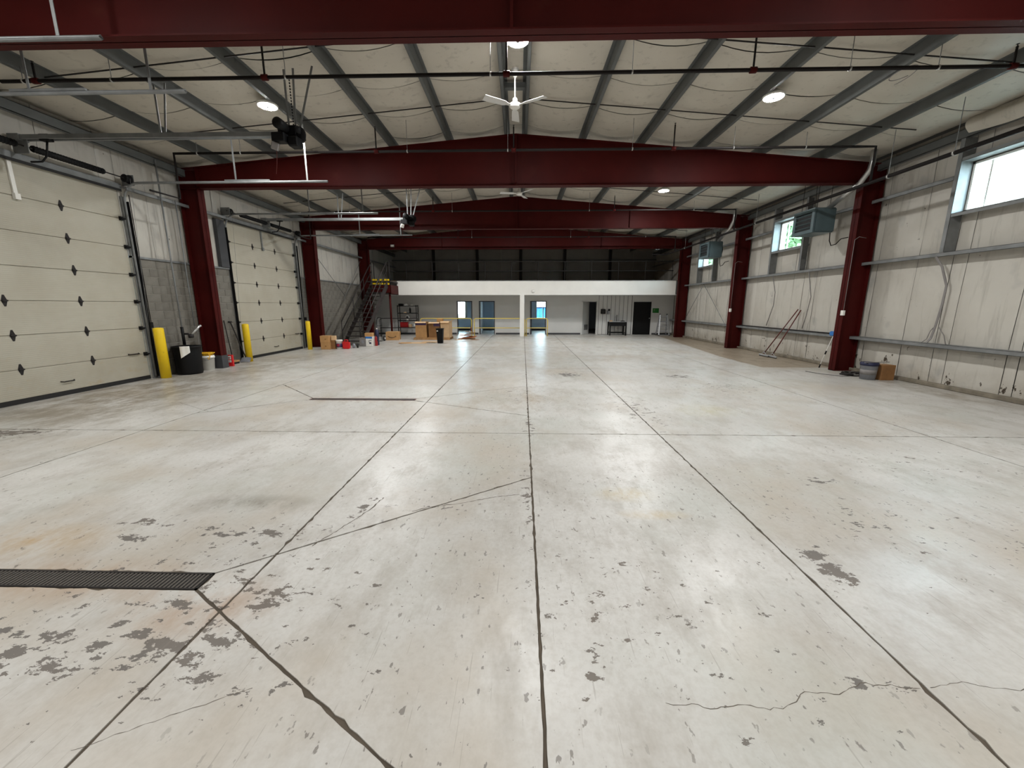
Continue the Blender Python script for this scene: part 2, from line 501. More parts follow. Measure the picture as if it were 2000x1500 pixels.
def boxes_with_holes(mb, axis, a, b, u0, u1, z0, z1, holes):
    """fill a wall sheet (thickness a..b along axis) around rectangular holes (u0,u1,z0,z1)"""
    us = sorted(set([u0, u1] + [h[0] for h in holes] + [h[1] for h in holes]))
    us = [u for u in us if u0 <= u <= u1]
    for i in range(len(us) - 1):
        p, q = us[i], us[i + 1]
        mid = (p + q) / 2
        hz = sorted((h[2], h[3]) for h in holes if h[0] < mid < h[1])
        z = z0
        for (ha, hb) in hz + [(z1, z1)]:
            if ha > z + 1e-4:
                if axis == 'X':
                    mb.box(a, b, p, q, z, ha)
                else:
                    mb.box(p, q, a, b, z, ha)
            z = max(z, hb)
    return mb

for _k in ('blackpipe', 'black', 'plasticblack', 'stairsteel', 'handle'):
    M[_k].node_tree.nodes['Principled BSDF'].inputs['Specular IOR Level'].default_value = 0.22
# ------------------------------------------------------------------ dimensions of the hall
XL, XR = -9.0, 9.0            # faces of the side walls
Y0, Y1 = -6.0, 28.26          # gable walls
FRAMES = [5.14, 10.95, 16.72, 22.45]
ZB = 4.73                     # underside of the rafters
DOORS = [(5.60, 9.25), (12.42, 16.05), (0.83, 4.48)]
DZ = 4.27
WINS = [(7.40, 8.90), (13.40, 14.90), (19.36, 20.88)]
WZ0, WZ1 = 3.62, 4.56
def cx(y): return -0.09 - 0.0095 * y
def zr(x, y=8.0): return 5.93 - abs(x - cx(y)) / 12.0   # top of the rafters / bottom of the purlins

# ------------------------------------------------------------------ floor: slabs between joints
floor = thing('floor', 'worn light grey sealed concrete slab floor of the whole hall', 'floor', (0, 0, 0), kind='structure')
MB().box(-9.3, 9.3, Y0 - .2, Y1 + .2, -0.12, -0.006).build('subfloor', M['joint'], floor)
LX = [-5.40, -1.755, 0.10, 1.885, 5.535]
TY = [-0.5, 5.27, 11.0, 16.8, 22.6]
def inset_poly(poly, g):
    n = len(poly)
    area = sum(poly[i][0] * poly[(i + 1) % n][1] - poly[(i + 1) % n][0] * poly[i][1] for i in range(n))
    if area < 0:
        poly = list(reversed(poly))
    out = []
    for i in range(n):
        a, b, c = Vector(poly[i - 1]), Vector(poly[i]), Vector(poly[(i + 1) % n])
        d1 = (b - a).normalized(); d2 = (c - b).normalized()
        n1 = Vector((-d1.y, d1.x)); n2 = Vector((-d2.y, d2.x))
        m = n1 + n2
        k = g / max(0.25, (1 + n1.dot(n2)))
        out.append(b + m * k)
    return out
def slab(poly, g=0.0085):
    p = inset_poly(poly, g)
    n = len(p)
    pts = []
    for i in range(n):
        a, b = p[i], p[(i + 1) % n]
        L = (b - a).length
        near = min(a.y, b.y) < 9
        k = max(1, int(L / (0.05 if near else 0.6)))
        d = (b - a) / max(L, 1e-6)
        nr = Vector((-d.y, d.x))
        for j in range(k):
            q = a + (b - a) * (j / k)
            if j > 0 and near:
                q = q + nr * (random.gauss(0, 0.0018) + (random.random() < 0.07) * random.uniform(0.003, 0.014))
            pts.append(q)
    mb = MB()
    n = len(pts)
    vs = [(q.x, q.y, 0.0) for q in pts] + [(q.x, q.y, -0.0065) for q in pts]
    mb.add(vs, [tuple(range(n))] + [(i, n + i, n + (i + 1) % n, (i + 1) % n) for i in range(n)])
    px, py = [q.x for q in pts], [q.y for q in pts]
    return mb.build('slab', floor_material(min(px), max(px), min(py), max(py)), floor)
def lerp_y(p, q, x): return p[1] + (q[1] - p[1]) * (x - p[0]) / (q[0] - p[0])
DRAINS = []
def drain_bay(y0, y1, d, rn, rf, ln, lf):
    """slabs of the two lanes that slope to a trench drain; d = drain rectangle, rn.. = y where the diagonal cuts end"""
    x0, x1, ya, yb = d
    A, B, D = LX[0], LX[1], LX[2]
    pn, pf = lerp_y((x1, ya), (D, rn), B), lerp_y((x1, yb), (D, rf), B)
    slab([(A, y0), (B, y0), (B, pn), (x1, ya), (x0, ya), (A, ln)])
    slab([(A, y1), (A, lf), (x0, yb), (x1, yb), (B, pf), (B, y1)])
    slab([(x1, ya), (B, pn), (B, pf), (x1, yb)])
    slab([(x0, ya), (x0, yb), (A, lf), (A, ln)])
    slab([(B, y0), (D, y0), (D, rn), (B, pn)])
    slab([(B, pn), (D, rn), (D, rf), (B, pf)])
    slab([(B, pf), (D, rf), (D, y1), (B, y1)])
    DRAINS.append(d)
xs_all = [-9.2] + LX + [9.2]
ys_all = [Y0 - .1] + TY + [Y1 + .1]
for iy in range(len(ys_all) - 1):
    ya, yb = ys_all[iy], ys_all[iy + 1]
    for ix in range(len(xs_all) - 1):
        if iy in (1, 2) and ix in (1, 2):
            continue
        xa, xb = xs_all[ix], xs_all[ix + 1]
        if ix == 2 and iy not in (1, 2):
            pass
        slab([(xa, ya), (xb, ya), (xb, yb), (xa, yb)])
drain_bay(-0.5, 5.27, (-4.05, -2.04, 2.13, 2.285), 0.83, 3.84, 0.95, 3.15)
drain_bay(5.27, 11.0, (-4.02, -2.02, 7.15, 7.30), 6.17, 8.56, 6.17, 8.61)
def floor_ribbon(pts, w, name='crack'):
    mb = MB()
    L, R = [], []
    P = []
    for i in range(len(pts) - 1):
        a, b = Vector(pts[i]), Vector(pts[i + 1])
        k = max(2, int((b - a).length / 0.025))
        for j in range(k):
            q = a + (b - a) * (j / k)
            if j: q += Vector((random.gauss(0, .004), random.gauss(0, .004)))
            P.append(q)
    P.append(Vector(pts[-1]))
    for i, q in enumerate(P):
        d = (P[min(i + 1, len(P) - 1)] - P[max(i - 1, 0)]).normalized()
        nr = Vector((-d.y, d.x)) * (w * random.uniform(.25, 1.0) / 2)
        L.append((q.x + nr.x, q.y + nr.y, 0.0006)); R.append((q.x - nr.x, q.y - nr.y, 0.0006))
    n = len(P)
    mb.add(L + R, [(i, i + 1, n + i + 1, n + i) for i in range(n - 1)])
    return mb.build(name, M['crack'], floor)
floor_ribbon([(0.65, 1.48), (0.87, 1.46), (0.97, 1.48), (1.1, 1.46), (1.21, 1.49), (1.31, 1.55), (1.46, 1.54), (1.6, 1.6), (1.71, 1.59), (1.86, 1.58)], .0045)
floor_ribbon([(1.91, 1.585), (2.0, 1.6), (2.09, 1.62), (2.2, 1.59), (2.34, 1.59), (2.6, 1.57)], .0045)
floor_ribbon([(-0.02, 3.46), (-0.25, 3.40), (-0.55, 3.27), (-0.8, 3.2), (-0.95, 3.12)], .012)
floor_ribbon([(-1.28, 3.36), (-1.32, 3.15), (-1.42, 2.9), (-1.50, 2.72), (-1.55, 2.6)], .014)
floor_ribbon([(-1.25, 1.5), (-1.55, 1.35), (-1.8, 1.22)], .004)
floor_ribbon([(-6.9, 8.47), (-6.2, 8.5), (-5.45, 8.56)], .010)
floor_ribbon([(-4.02, 7.28), (-5.2, 6.25), (-6.3, 6.9)], .008)

# trench drains: frame and grate bars
for i, d in enumerate(DRAINS):
    x0, x1, ya, yb = d
    lab = ['black slotted trench drain grate in the floor at the near left', 'rusty trench drain strip set in the floor of the far left lane'][i]
    t = thing('trench_drain', lab, 'drain', ((x0 + x1) / 2, (ya + yb) / 2, 0))
    f = MB()
    f.box(x0, x1, ya, ya + .012, -.006, .001).box(x0, x1, yb - .012, yb, -.006, .001).box(x0, x0 + .012, ya, yb, -.006, .001).box(x1 - .012, x1, ya, yb, -.006, .001)
    f.build('frame', M['handle'] if i == 0 else M['handlered'], t)
    MB().box(x0 + .012, x1 - .012, ya + .012, yb - .012, -.0062, -.0055).build('slot_shade', M['rubber'], t)  # black plane painted as the shaded depth below the bars
    n = int((x1 - x0 - .024) / 0.0272)
    proto = None
    for k in range(n):
        x = x0 + .014 + k * 0.0272
        if proto is None:
            proto = MB().box(x, x + .013, ya + .012, yb - .012, -.0055, -.0003).build('bar', M['grate'], t, loc=(x, ya, 0))
            base = proto.location.copy()
        else:
            o = proto.copy(); COL.objects.link(o); o.parent = t
            o.location = (base.x + k * 0.0272, base.y, base.z)

# ------------------------------------------------------------------ roof: insulation blankets, purlins, deck
ceiling = thing('ceiling', 'white vinyl insulation roof underside sagging between grey purlins', 'ceiling', (0, 0, 0), kind='structure')
PUR = [-7.6, -6.1, -4.6, -3.13, -1.68, -0.22, 0.22, 1.68, 3.13, 4.6, 6.1, 7.6]
NODES = [-9.1] + PUR + [9.1]
def roof_pt(x, y):  # underside level where the blanket rests on the purlins
    return zr(x, y) + 0.205
def strip(ya, yb, k):
    rnd = random.Random(k * 13 + 5)
    sags = [(.092 + .012 * math.sin(i * 1.7) + rnd.uniform(-.006, .006)) * (1 if (NODES[i + 1] - NODES[i]) > 1 else .25) for i in range(len(NODES) - 1)]
    cols = []
    for i in range(len(NODES) - 1):
        for j in range(8):
            cols.append((NODES[i] + (NODES[i + 1] - NODES[i]) * j / 8, sags[i] * math.sin(PI * j / 8) ** 1.15))
    cols.append((NODES[-1], 0))
    nv = 14
    def fn(u, v):
        xo, sg = cols[round(u * (len(cols) - 1))]
        y = ya + .009 + (yb - ya - .018) * v
        x = xo + cx(y)
        pil = (1 - (2 * v - 1) ** 4)
        lip = .016 * max(0.0, 1 - min(v, 1 - v) * 14) * min(1.0, sg / .04)
        return (x, y, roof_pt(x, y) - sg * (0.93 + 0.07 * pil) - .004 * pil - lip)
    return MB().grid(fn, len(cols) - 1, nv).build('insulation_blanket', M['insul'], ceiling)
k = 0
y = Y0
edges = [Y0]
s0 = 7.33 - 1.16 * 12
yy = s0
while yy < Y1 - 0.3:
    if yy > Y0 + 0.3: edges.append(yy)
    yy += 1.16
edges.append(Y1)
for k in range(len(edges) - 1):
    strip(edges[k], edges[k + 1], k)
for i, px in enumerate(PUR):
    a, b = Y0, Y1
    sgn = 1 if px > 0 else -1
    mb = MB()
    for (dx0, dx1, z0, z1) in ((-.004, .004, 0, .2), (0, sgn * .065, 0, .006), (0, -sgn * .065, .194, .2), (sgn * .061, sgn * .065, 0, .02)):
        xa, xb = min(dx0, dx1), max(dx0, dx1)
        vs = []
        for yv in (a, b):
            xc = px + cx(yv)
            zz = zr(xc, yv)
            vs += [(xc + xa, yv, zz + z0), (xc + xb, yv, zz + z0), (xc + xb, yv, zz + z1), (xc + xa, yv, zz + z1)]
        mb.add(vs, [(0, 1, 2, 3), (7, 6, 5, 4), (0, 4, 5, 1), (1, 5, 6, 2), (2, 6, 7, 3), (3, 7, 4, 0)])
    mb.build('purlin', M['purlin'], ceiling)
rods = [2.0, 7.05, 9.28, 12.75, 14.85, 18.6, 20.6]
for yv in rods:
    for s in (-1, 1):
        a = cx(yv) + s * .22; b = cx(yv) + s * 8.3
        MB().tube([(a, yv, zr(a, yv) + .07), (b, yv, zr(b, yv) + .07)], .011, 6).build('sag_rod', M['handle'], ceiling)
for yv in (3.0, 8.85, 13.9, 19.6):   # spacer channels between the two ridge purlins
    c = cx(yv)
    MB().box(c - .2, c + .2, yv - .06, yv + .06, zr(c, yv) + .03, zr(c, yv) + .12).build('ridge_spacer', M['purlin'], ceiling)
mb = MB()
for s in (-1, 1):
    vs = []
    for yv in (Y0 - .2, Y1 + .2):
        vs += [(cx(8), yv, 6.16 + .06), (s * 9.35, yv, 5.37 + .06), (s * 9.35, yv, 5.37 + .12), (cx(8), yv, 6.16 + .12)]
    mb.add(vs, [(0, 1, 2, 3), (7, 6, 5, 4), (0, 4, 5, 1), (1, 5, 6, 2), (2, 6, 7, 3), (3, 7, 4, 0)])
mb.build('roof_deck', M['shell'], ceiling)

# ------------------------------------------------------------------ steel portal frames
FL = .11   # half flange width
def steel_portal(y, label):
    t = thing('steel_portal', label, 'steel portal', (0, y, 0), group='red steel portal frames')
    c = cx(y)
    for s in (-1, 1):
        xi, xo = s * 8.46, s * 8.965
        mb = MB()
        mb.box(min(xi, xi + s * .016), max(xi, xi + s * .016), y - FL, y + FL, 0, ZB)
        mb.box(min(xo, xo - s * .016), max(xo, xo - s * .016), y - FL, y + FL, 0, zr(xo, y) - .02)
        mb.box(min(xi, xo), max(xi, xo), y - .006, y + .006, 0, zr(xo, y) - .02)
        mb.box(min(xi, xo), max(xi, xo), y - FL + .01, y + FL - .01, 0, .02)
        mb.build('column', M['red'], t)
        # knee stiffener plates
        mb = MB()
        mb.box(min(xi, xo), max(xi, xo), y - FL, y - .006, ZB - .006, ZB + .010)
        mb.box(xi - .008, xi + .008, y - FL, y - .006, ZB, zr(xi, y) - .02)
        mb.build('knee_stiffener', M['red'], t)
    mb = MB()
    poly = [(-8.46, ZB), (8.46, ZB), (8.46, zr(8.46, y)), (c, zr(c, y)), (-8.46, zr(-8.46, y))]
    mb.prism(poly, 'Y', y - .006, y + .006)
    mb.box(-8.46, 8.46, y - FL, y + FL, ZB, ZB + .018)
    for s in (-1, 1):
        vs = []
        for yv in (y - FL, y + FL):
            for (xx, dz) in ((c, 0), (s * 8.96, 0), (s * 8.96, -.016), (c, -.016)):
                vs.append((xx, yv, zr(xx, y) + dz))
        mb.add(vs, [(0, 1, 2, 3), (7, 6, 5, 4), (0, 4, 5, 1), (1, 5, 6, 2), (2, 6, 7, 3), (3, 7, 4, 0)])
    mb.build('rafter', M['red'], t)
    MB().box(c - .018, c + .018, y - FL + .005, y + FL - .005, ZB + .018, zr(c, y) - .016).build('ridge_splice', M['red'], t)
    for xs in (-4.4, 4.2):
        MB().box(xs - .006, xs + .006, y - FL + .01, y - .006, ZB + .018, zr(xs, y) - .016).build('web_stiffener', M['red'], t) if y > 12 else None
    return t
frames = [steel_portal(FRAMES[0], 'dark red roof beam frame closest overhead, across the top of the picture'),
          steel_portal(FRAMES[1], 'red steel portal frame between the first and second cream doors'),
          steel_portal(FRAMES[2], 'red steel portal frame just behind the second cream door'),
          steel_portal(FRAMES[3], 'farthest red steel portal frame, in front of the mezzanine')]
mb = MB()
y = FRAMES[1]
mb.box(-8.97, -8.445, y - FL - .004, y + FL + .004, 0, .36)
mb.build('grey_column_base', M['darkgrey'], frames[1])['label'] = 'dark grey painted foot of the column'
# ------------------------------------------------------------------ right wall
EAVE = 5.36
wall_right = thing('wall_right', 'white vinyl insulated right wall with grey steel girts, torn along the bottom', 'wall', (0, 0, 0), kind='structure')
boxes_with_holes(MB(), 'X', 9.10, 9.22, Y0 - .2, Y1 + .2, -0.1, 5.5, [(a, b, WZ0, WZ1) for a, b in WINS]).build('outer_sheet', M['shell'], wall_right)
MB().box(8.93, 9.1, Y0, Y1, 0, .085).build('curb', M['curb'], wall_right, bevel=.012)
GZ = [.90, 2.80, 4.30]
def wall_panels(side, y_edges, zones, parent):
    """vertical vinyl blankets; zones(ymid) gives the z ranges that are covered"""
    base = 9.045 * side
    for i in range(len(y_edges) - 1):
        ya, yb = y_edges[i], y_edges[i + 1]
        if yb - ya < .04:
            continue
        for (z0, z1) in zones((ya + yb) / 2):
            if z1 - z0 < .05:
                continue
            rnd = random.Random(int(ya * 100) + int(z0 * 10) + (side > 0))
            am = rnd.uniform(.018, .035)
            lev = sorted([z0, z1] + [g for g in GZ if z0 + .1 < g < z1 - .1])
            nz = max(4, int((z1 - z0) / .16))
            ph = rnd.uniform(0, 6)
            def fn(u, v):
                yv = ya + .005 + (yb - ya - .010) * u
                z = z0 + (z1 - z0) * v
                for a, b in zip(lev, lev[1:]):
                    if a <= z <= b + 1e-6:
                        w = math.sin(PI * (z - a) / (b - a))
                        break
                else:
                    w = 0
                bulge = am * max(0, w) ** .7 * (1 - (2 * u - 1) ** 6) + .006 * math.sin(z * 3.1 + ph) * math.sin(PI * u) + .004 * math.sin(yv * 14 + z + ph) * max(0, w)
                return (base - side * bulge, yv + .012 * math.sin(z * 1.3 + ph * (0 if u in (0, 1) else 0)), z)
            MB().grid(fn, 8, nz).build('insulation_panel', M['wallinsul'], parent)
edges = [Y0]
yv = 0.23
while yv - 1.05 > Y0: yv -= 1.05
while yv < Y1:
    edges.append(yv); yv += 1.05
edges.append(Y1)
win_edges = [e for a, b in WINS for e in (a - .02, b + .02)]
edges = sorted(set(round(e, 3) for e in edges + win_edges))
edges = [e for i, e in enumerate(edges) if i == 0 or e - edges[i - 1] > .12 or e in [round(w, 3) for w in win_edges]]
def zones_r(ym):
    for a, b in WINS:
        if a - .02 < ym < b + .02:
            return [(.07, WZ0 - .02), (WZ1 + .02, EAVE)]
    return [(.07, EAVE)]
wall_panels(1, edges, zones_r, wall_right)
BAYS = [(Y0, FRAMES[0]), (FRAMES[0], FRAMES[1]), (FRAMES[1], FRAMES[2]), (FRAMES[2], FRAMES[3]), (FRAMES[3], Y1)]
def girt(x_in, side, ya, yb, z, parent, up=True):
    mb = MB()
    xw = 9.03 * side
    a, b = sorted((x_in, xw))
    mb.box(a, b, ya, yb, z, z + .006)                       # web
    h = .075
    z0, z1 = (z - h, z + .006)
    p, q = sorted((x_in, x_in + side * .006))
    mb.box(p, q, ya, yb, z0, z1)                            # inner flange
    mb.box(*sorted((x_in, x_in + side * .022)), ya, yb, z0, z0 + .006)   # lip
    return mb.build('girt', M['galv'], parent)
for (ya, yb) in BAYS:
    a, b = ya + .015, yb - .015
    girt(8.80, 1, a, b, .93, wall_right)
    girt(8.80, 1, a, b, 2.83, wall_right)
    segs = [(a, b)]
    for (p, q) in WINS:
        if a < p < b:
            segs = [(a, p - .10), (q + .10, b)]
    for (p, q) in segs:
        girt(8.80, 1, p, q, 4.33, wall_right)
    # eave strut
    mb = MB()
    mb.box(8.80, 8.81, a, b, 5.02, 5.20).box(8.80, 9.03, a, b, 5.19, 5.20).box(8.80, 8.90, a, b, 5.02, 5.03)
    mb.build('eave_strut', M['purlin'], wall_right)
for (p, q) in WINS:
    for yy in (p - .05, q + .05):
        mb = MB()
        s = 1 if yy < p else -1
        mb.box(8.80, 9.03, yy + s * .04 - .004, yy + s * .04 + .004, 2.84, 5.02)
        mb.box(8.80, 8.806, yy - .045, yy + .045, 2.84, 5.02)
        mb.build('window_stud', M['galv'], wall_right)
    MB().box(8.80, 9.03, p, q, WZ1 + .02, WZ1 + .028).box(8.80, 8.806, p, q, WZ1 + .02, WZ1 + .09).build('window_header', M['galv'], wall_right)
    MB().box(8.80, 9.03, p, q, WZ0 - .03, WZ0 - .022).box(8.80, 8.806, p, q, WZ0 - .09, WZ0 - .022).build('window_sill_channel', M['galv'], wall_right)
# loose blanket hanging from the eave above the first window
def _flap(u, v):
    y = 7.35 + 1.5 * u
    return (8.76 - .10 * math.sin(PI * v) + .02 * math.sin(9 * u), y, 5.36 - .30 * v - .05 * math.sin(PI * u) * v + .02 * math.sin(6 * u + 2))
MB().grid(_flap, 14, 8).build('loose_insulation', M['insul'], wall_right)
# diagonal brace rods in the far bay
for (pa, pb) in (((8.86, 17.0, .35), (8.86, 20.2, 2.75)), ((8.86, 20.2, 2.75), (8.86, 22.2, .95))):
    MB().tube([pa, pb], .012, 6).build('brace_rod', M['galv'], wall_right)
win_labels = ['largest bright window high on the right wall at the picture edge', 'high window on the right wall with a tree outside, beside the nearer heater',
              'small far window on the right wall under the farther heater']
for i, (p, q) in enumerate(WINS):
    w = thing('window_%d' % (i + 1), win_labels[i], 'window', (9.1, (p + q) / 2, WZ0), kind='structure')
    mb = MB()
    for (ya, yb, za, zb) in ((p, q, WZ0, WZ0 + .045), (p, q, WZ1 - .045, WZ1), (p, p + .045, WZ0, WZ1), (q - .045, q, WZ0, WZ1)):
        mb.box(9.04, 9.20, ya, yb, za, zb)
    mb.build('window_frame', M['white'], w, bevel=.004)
    mb = MB()
    ym = q - .28
    mb.box(9.11, 9.15, ym - .018, ym + .018, WZ0 + .045, WZ1 - .045)
    mb.build('mullion', M['white'], w)
    MB().box(9.128, 9.132, p + .045, ym - .018, WZ0 + .045, WZ1 - .045).build('pane', M['glass'], w)
    MB().box(9.128, 9.132, ym + .018, q - .045, WZ0 + .045, WZ1 - .045).build('pane', M['glass'], w)

# ------------------------------------------------------------------ left wall
wall_left = thing('wall_left', 'left wall of grey concrete block with white insulation above', 'wall', (0, 0, 0), kind='structure')
dh = [(a, b, -0.2, DZ) for a, b in DOORS]
boxes_with_holes(MB(), 'X', -9.22, -9.10, Y0 - .2, Y1 + .2, -0.1, 5.5, dh).build('outer_sheet', M['shell'], wall_left)
BT = 2.82
boxes_with_holes(MB(), 'X', -9.10, -9.009, Y0, Y1, 0, BT, dh).build('mortar_bed', M['mortar'], wall_left)
full = None
stuff = MB()
spans = []
last = Y0
for a, b in sorted(DOORS):
    spans.append((last, a)); last = b
spans.append((last, 24.25))
ch = BT / 14
count = 0
for (sa, sb) in spans:
    if sb < 5.7:
        continue
    for c in range(14):
        z = c * ch
        y = sa - (0.2 if c % 2 else 0.0)
        while y < sb - .01:
            ya, yb = max(y, sa), min(y + .4, sb)
            y += .4
            if yb - ya < .03:
                continue
            if ya > 20.4:
                stuff.box(-9.05, -9.0, ya + .005, yb - .005, z + .005, z + ch - .005)
                continue
            count += 1
            if abs(yb - ya - .4) < 1e-6:
                if full is None:
                    full = MB().box(-9.05, -9.0, ya + .005, yb - .005, z + .005, z + ch - .005).mesh('concrete_block', M['block'], (-9.0, ya, z), bevel=.004)
                o = bpy.data.objects.new('concrete_block', full)
                COL.objects.link(o); o.parent = wall_left; o.location = (-9.0, ya, z)
            else:
                MB().box(-9.05, -9.0, ya + .005, yb - .005, z + .005, z + ch - .005).build('concrete_block', M['block'], wall_left, bevel=.004, loc=(-9.0, ya, z))
tag(stuff.build('far_concrete_blocks', M['block'], wall_left), kind='stuff')
for (sa, sb) in spans:
    MB().box(-9.10, -8.965, sa + .01, sb - .01, BT, BT + .045).build('cap_flashing', M['galv'], wall_left)
edges = [Y0]
yv = 0.5
while yv - 1.05 > Y0: yv -= 1.05
while yv < Y1:
    edges.append(yv); yv += 1.05
edges.append(Y1)
dedges = [e for a, b in DOORS for e in (a, b)]
edges = sorted(set(round(e, 3) for e in edges + dedges))
edges = [e for i, e in enumerate(edges) if i == 0 or e - edges[i - 1] > .12 or e in [round(w, 3) for w in dedges]]
def zones_l(ym):
    for a, b in DOORS:
        if a < ym < b:
            return [(DZ + .13, EAVE)]
    return [(BT + .045, EAVE)]
wall_panels(-1, edges, zones_l, wall_left)
for (sa, sb) in spans:
    for (fa, fb) in BAYS:
        a, b = max(sa, fa + .02), min(sb if sb < 24 else Y1, fb - .02)
        if b - a > .1:
            girt(-8.82, -1, a, b, 4.33, wall_left)
for (fa, fb) in BAYS:
    MB().box(-8.81, -8.80, fa + .015, fb - .015, 5.02, 5.20).box(-9.03, -8.80, fa + .015, fb - .015, 5.19, 5.20).box(-8.90, -8.80, fa + .015, fb - .015, 5.02, 5.03).build('eave_strut', M['purlin'], wall_left)
MB().box(-9.04, -8.93, 11.98, 12.30, BT + .05, 4.22).build('door_jamb_channel', M['darkgrey'], wall_left)  # dark colour also carries the deep shadow inside the channel
for (pa, pb) in (((-8.86, 17.0, 4.1), (-8.86, 20.0, 2.2)), ((-8.86, 22.2, 4.1), (-8.86, 19.8, 2.0))):
    MB().tube([pa, pb], .012, 6).build('brace_rod', M['galv'], wall_left)

# ------------------------------------------------------------------ end walls
wall_front = thing('wall_front', 'insulated gable wall behind the camera', 'wall', (0, Y0, 0), kind='structure')
MB().prism([(-9.2, -.1), (9.2, -.1), (9.2, 5.42), (0, 6.2), (-9.2, 5.42)], 'Y', Y0 - .15, Y0 - .01).build('gable_sheet', M['wallinsul'], wall_front)
BW = [(-4.75, -4.02, .85, 2.05), (0.95, 2.05, .85, 2.05), (-1.82, -1.30, .85, 2.05)]   # office windows in the back wall; last one added unseen to light its room
wall_back = thing('wall_back', 'dark unlit insulated gable wall above the mezzanine', 'wall', (0, Y1, 0), kind='structure')
boxes_with_holes(MB(), 'Y', Y1, Y1 + .15, -9.2, 9.2, -.1, 5.42, BW).prism([(-9.2, 5.42), (9.2, 5.42), (0, 6.25)], 'Y', Y1, Y1 + .15).build('gable_sheet', M['wallinsul'], wall_back)
for i in range(12):   # gable blankets above the mezzanine deck, greyed to stand for shade
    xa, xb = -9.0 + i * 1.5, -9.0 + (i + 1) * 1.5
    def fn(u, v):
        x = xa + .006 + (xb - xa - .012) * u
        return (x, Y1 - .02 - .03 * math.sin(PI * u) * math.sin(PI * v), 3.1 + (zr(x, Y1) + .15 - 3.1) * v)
    MB().grid(fn, 6, 8).build('insulation_panel', M['shaded_vinyl'], wall_back)
for z in (4.05, 4.78):
    MB().box(-8.98, 8.98, Y1 - .24, Y1 - .04, z, z + .008).box(-8.98, 8.98, Y1 - .246, Y1 - .24, z - .07, z + .008).build('girt', M['purlin'], wall_back)
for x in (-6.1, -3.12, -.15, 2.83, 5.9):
    MB().box(x - .1, x + .1, Y1 - .26, Y1 - .245, 3.1, zr(x, Y1)).box(x - .006, x + .006, Y1 - .26, Y1 - .04, 3.1, zr(x, Y1)).build('gable_column', M['handle'], wall_back)  # near-black colour stands in for red steel in shade
for i, (xa, xb, za, zb) in enumerate(BW):
    w = thing('window_%d' % (4 + i), ['bright office window seen through the leftmost open doorway', 'office window with a blue dumpster outside, seen through the middle doorway', 'narrow window added out of sight to light the second office'][i], 'window', ((xa + xb) / 2, Y1, za), kind='structure')
    mb = MB()
    for (p, q, r, s) in ((xa, xb, za, za + .04), (xa, xb, zb - .04, zb), (xa, xa + .04, za, zb), (xb - .04, xb, za, zb)):
        mb.box(p, q, Y1 - .03, Y1 + .12, r, s)
    if i == 1:
        mb.box(1.40, 1.47, Y1 + .02, Y1 + .08, za, zb)
    mb.build('window_frame', M['white'], w)
    MB().box(xa + .04, xb - .04, Y1 + .058, Y1 + .062, za + .04, zb - .04).build('pane', M['glass'], w)

# ------------------------------------------------------------------ mezzanine and office front
YF, YO = 22.66, 24.30
MZ0, MZ1 = 2.31, 3.10
FX0, FX1 = -7.05, 8.43
mezz = thing('ceiling_mezzanine', 'white fascia and soffit of the mezzanine deck over the offices', 'mezzanine', (0, YF, MZ0), kind='structure')
MB().box(FX0, FX1, YF, YF + .04, MZ0, MZ1 - .03).build('fascia_board', M['whitepaint'], mezz)
MB().box(FX0 - .01, FX1, YF - .02, YF + .06, MZ1 - .03, MZ1).build('cap_trim', M['galv'], mezz)
MB().box(-9.0, 9.0, YF + .04, Y1, MZ0, MZ0 + .03).build('soffit', M['greypaint'], mezz)
MB().box(-9.0, 9.0, YF + .04, Y1, MZ0 + .03, MZ1 - .035).build('joist_void', M['shell'], mezz)
MB().box(-9.0, 9.0, YF + .06, Y1, MZ1 - .035, MZ1 - .005).build('deck', M['plywood'], mezz)
single(MB().box(-.16, .09, YF - .02, YF + .20, 0, MZ0), 'white_post', M['whitepaint'], 'square white post holding up the middle of the mezzanine', 'post', (-.035, YF + .09, 0), bevel=.006)
OD = [(-3.98, -3.05), (-2.64, -1.69), (0.45, 1.42), (3.55, 4.48), (6.58, 7.74)]
DH = 2.0
wall_office = thing('wall_office', 'light grey office front wall under the mezzanine with five doorways', 'wall', (0, YO, 0), kind='structure')
boxes_with_holes(MB(), 'Y', YO, YO + .12, -9.0, 9.0, 0, MZ0, [(a, b, -.1, DH) for a, b in OD]).build('wall_sheet', M['greypaint'], wall_office)
last = -9.0
for i, (a, b) in enumerate(OD + [(9.0, 9.0)]):
    if a - last > .15 and not (last > 4 and a < 7):
        MB().box(last + .05 if i else last, a - .05, YO - .015, YO, 0, .10).build('base_trim', M['darkgrey'], wall_office)
    last = b
for i in range(8):   # ribbed white liner panel behind the sink
    x = 4.56 + i * .245
    MB().box(x + .009, x + .236, YO - .02, YO - .002, 0.02, MZ0).build('liner_panel', M['greypaint'], wall_office, bevel=.006)
MB().box(4.55, 6.54, YO - .004, YO, 0, MZ0).build('panel_backing', M['darkgrey'], wall_office)
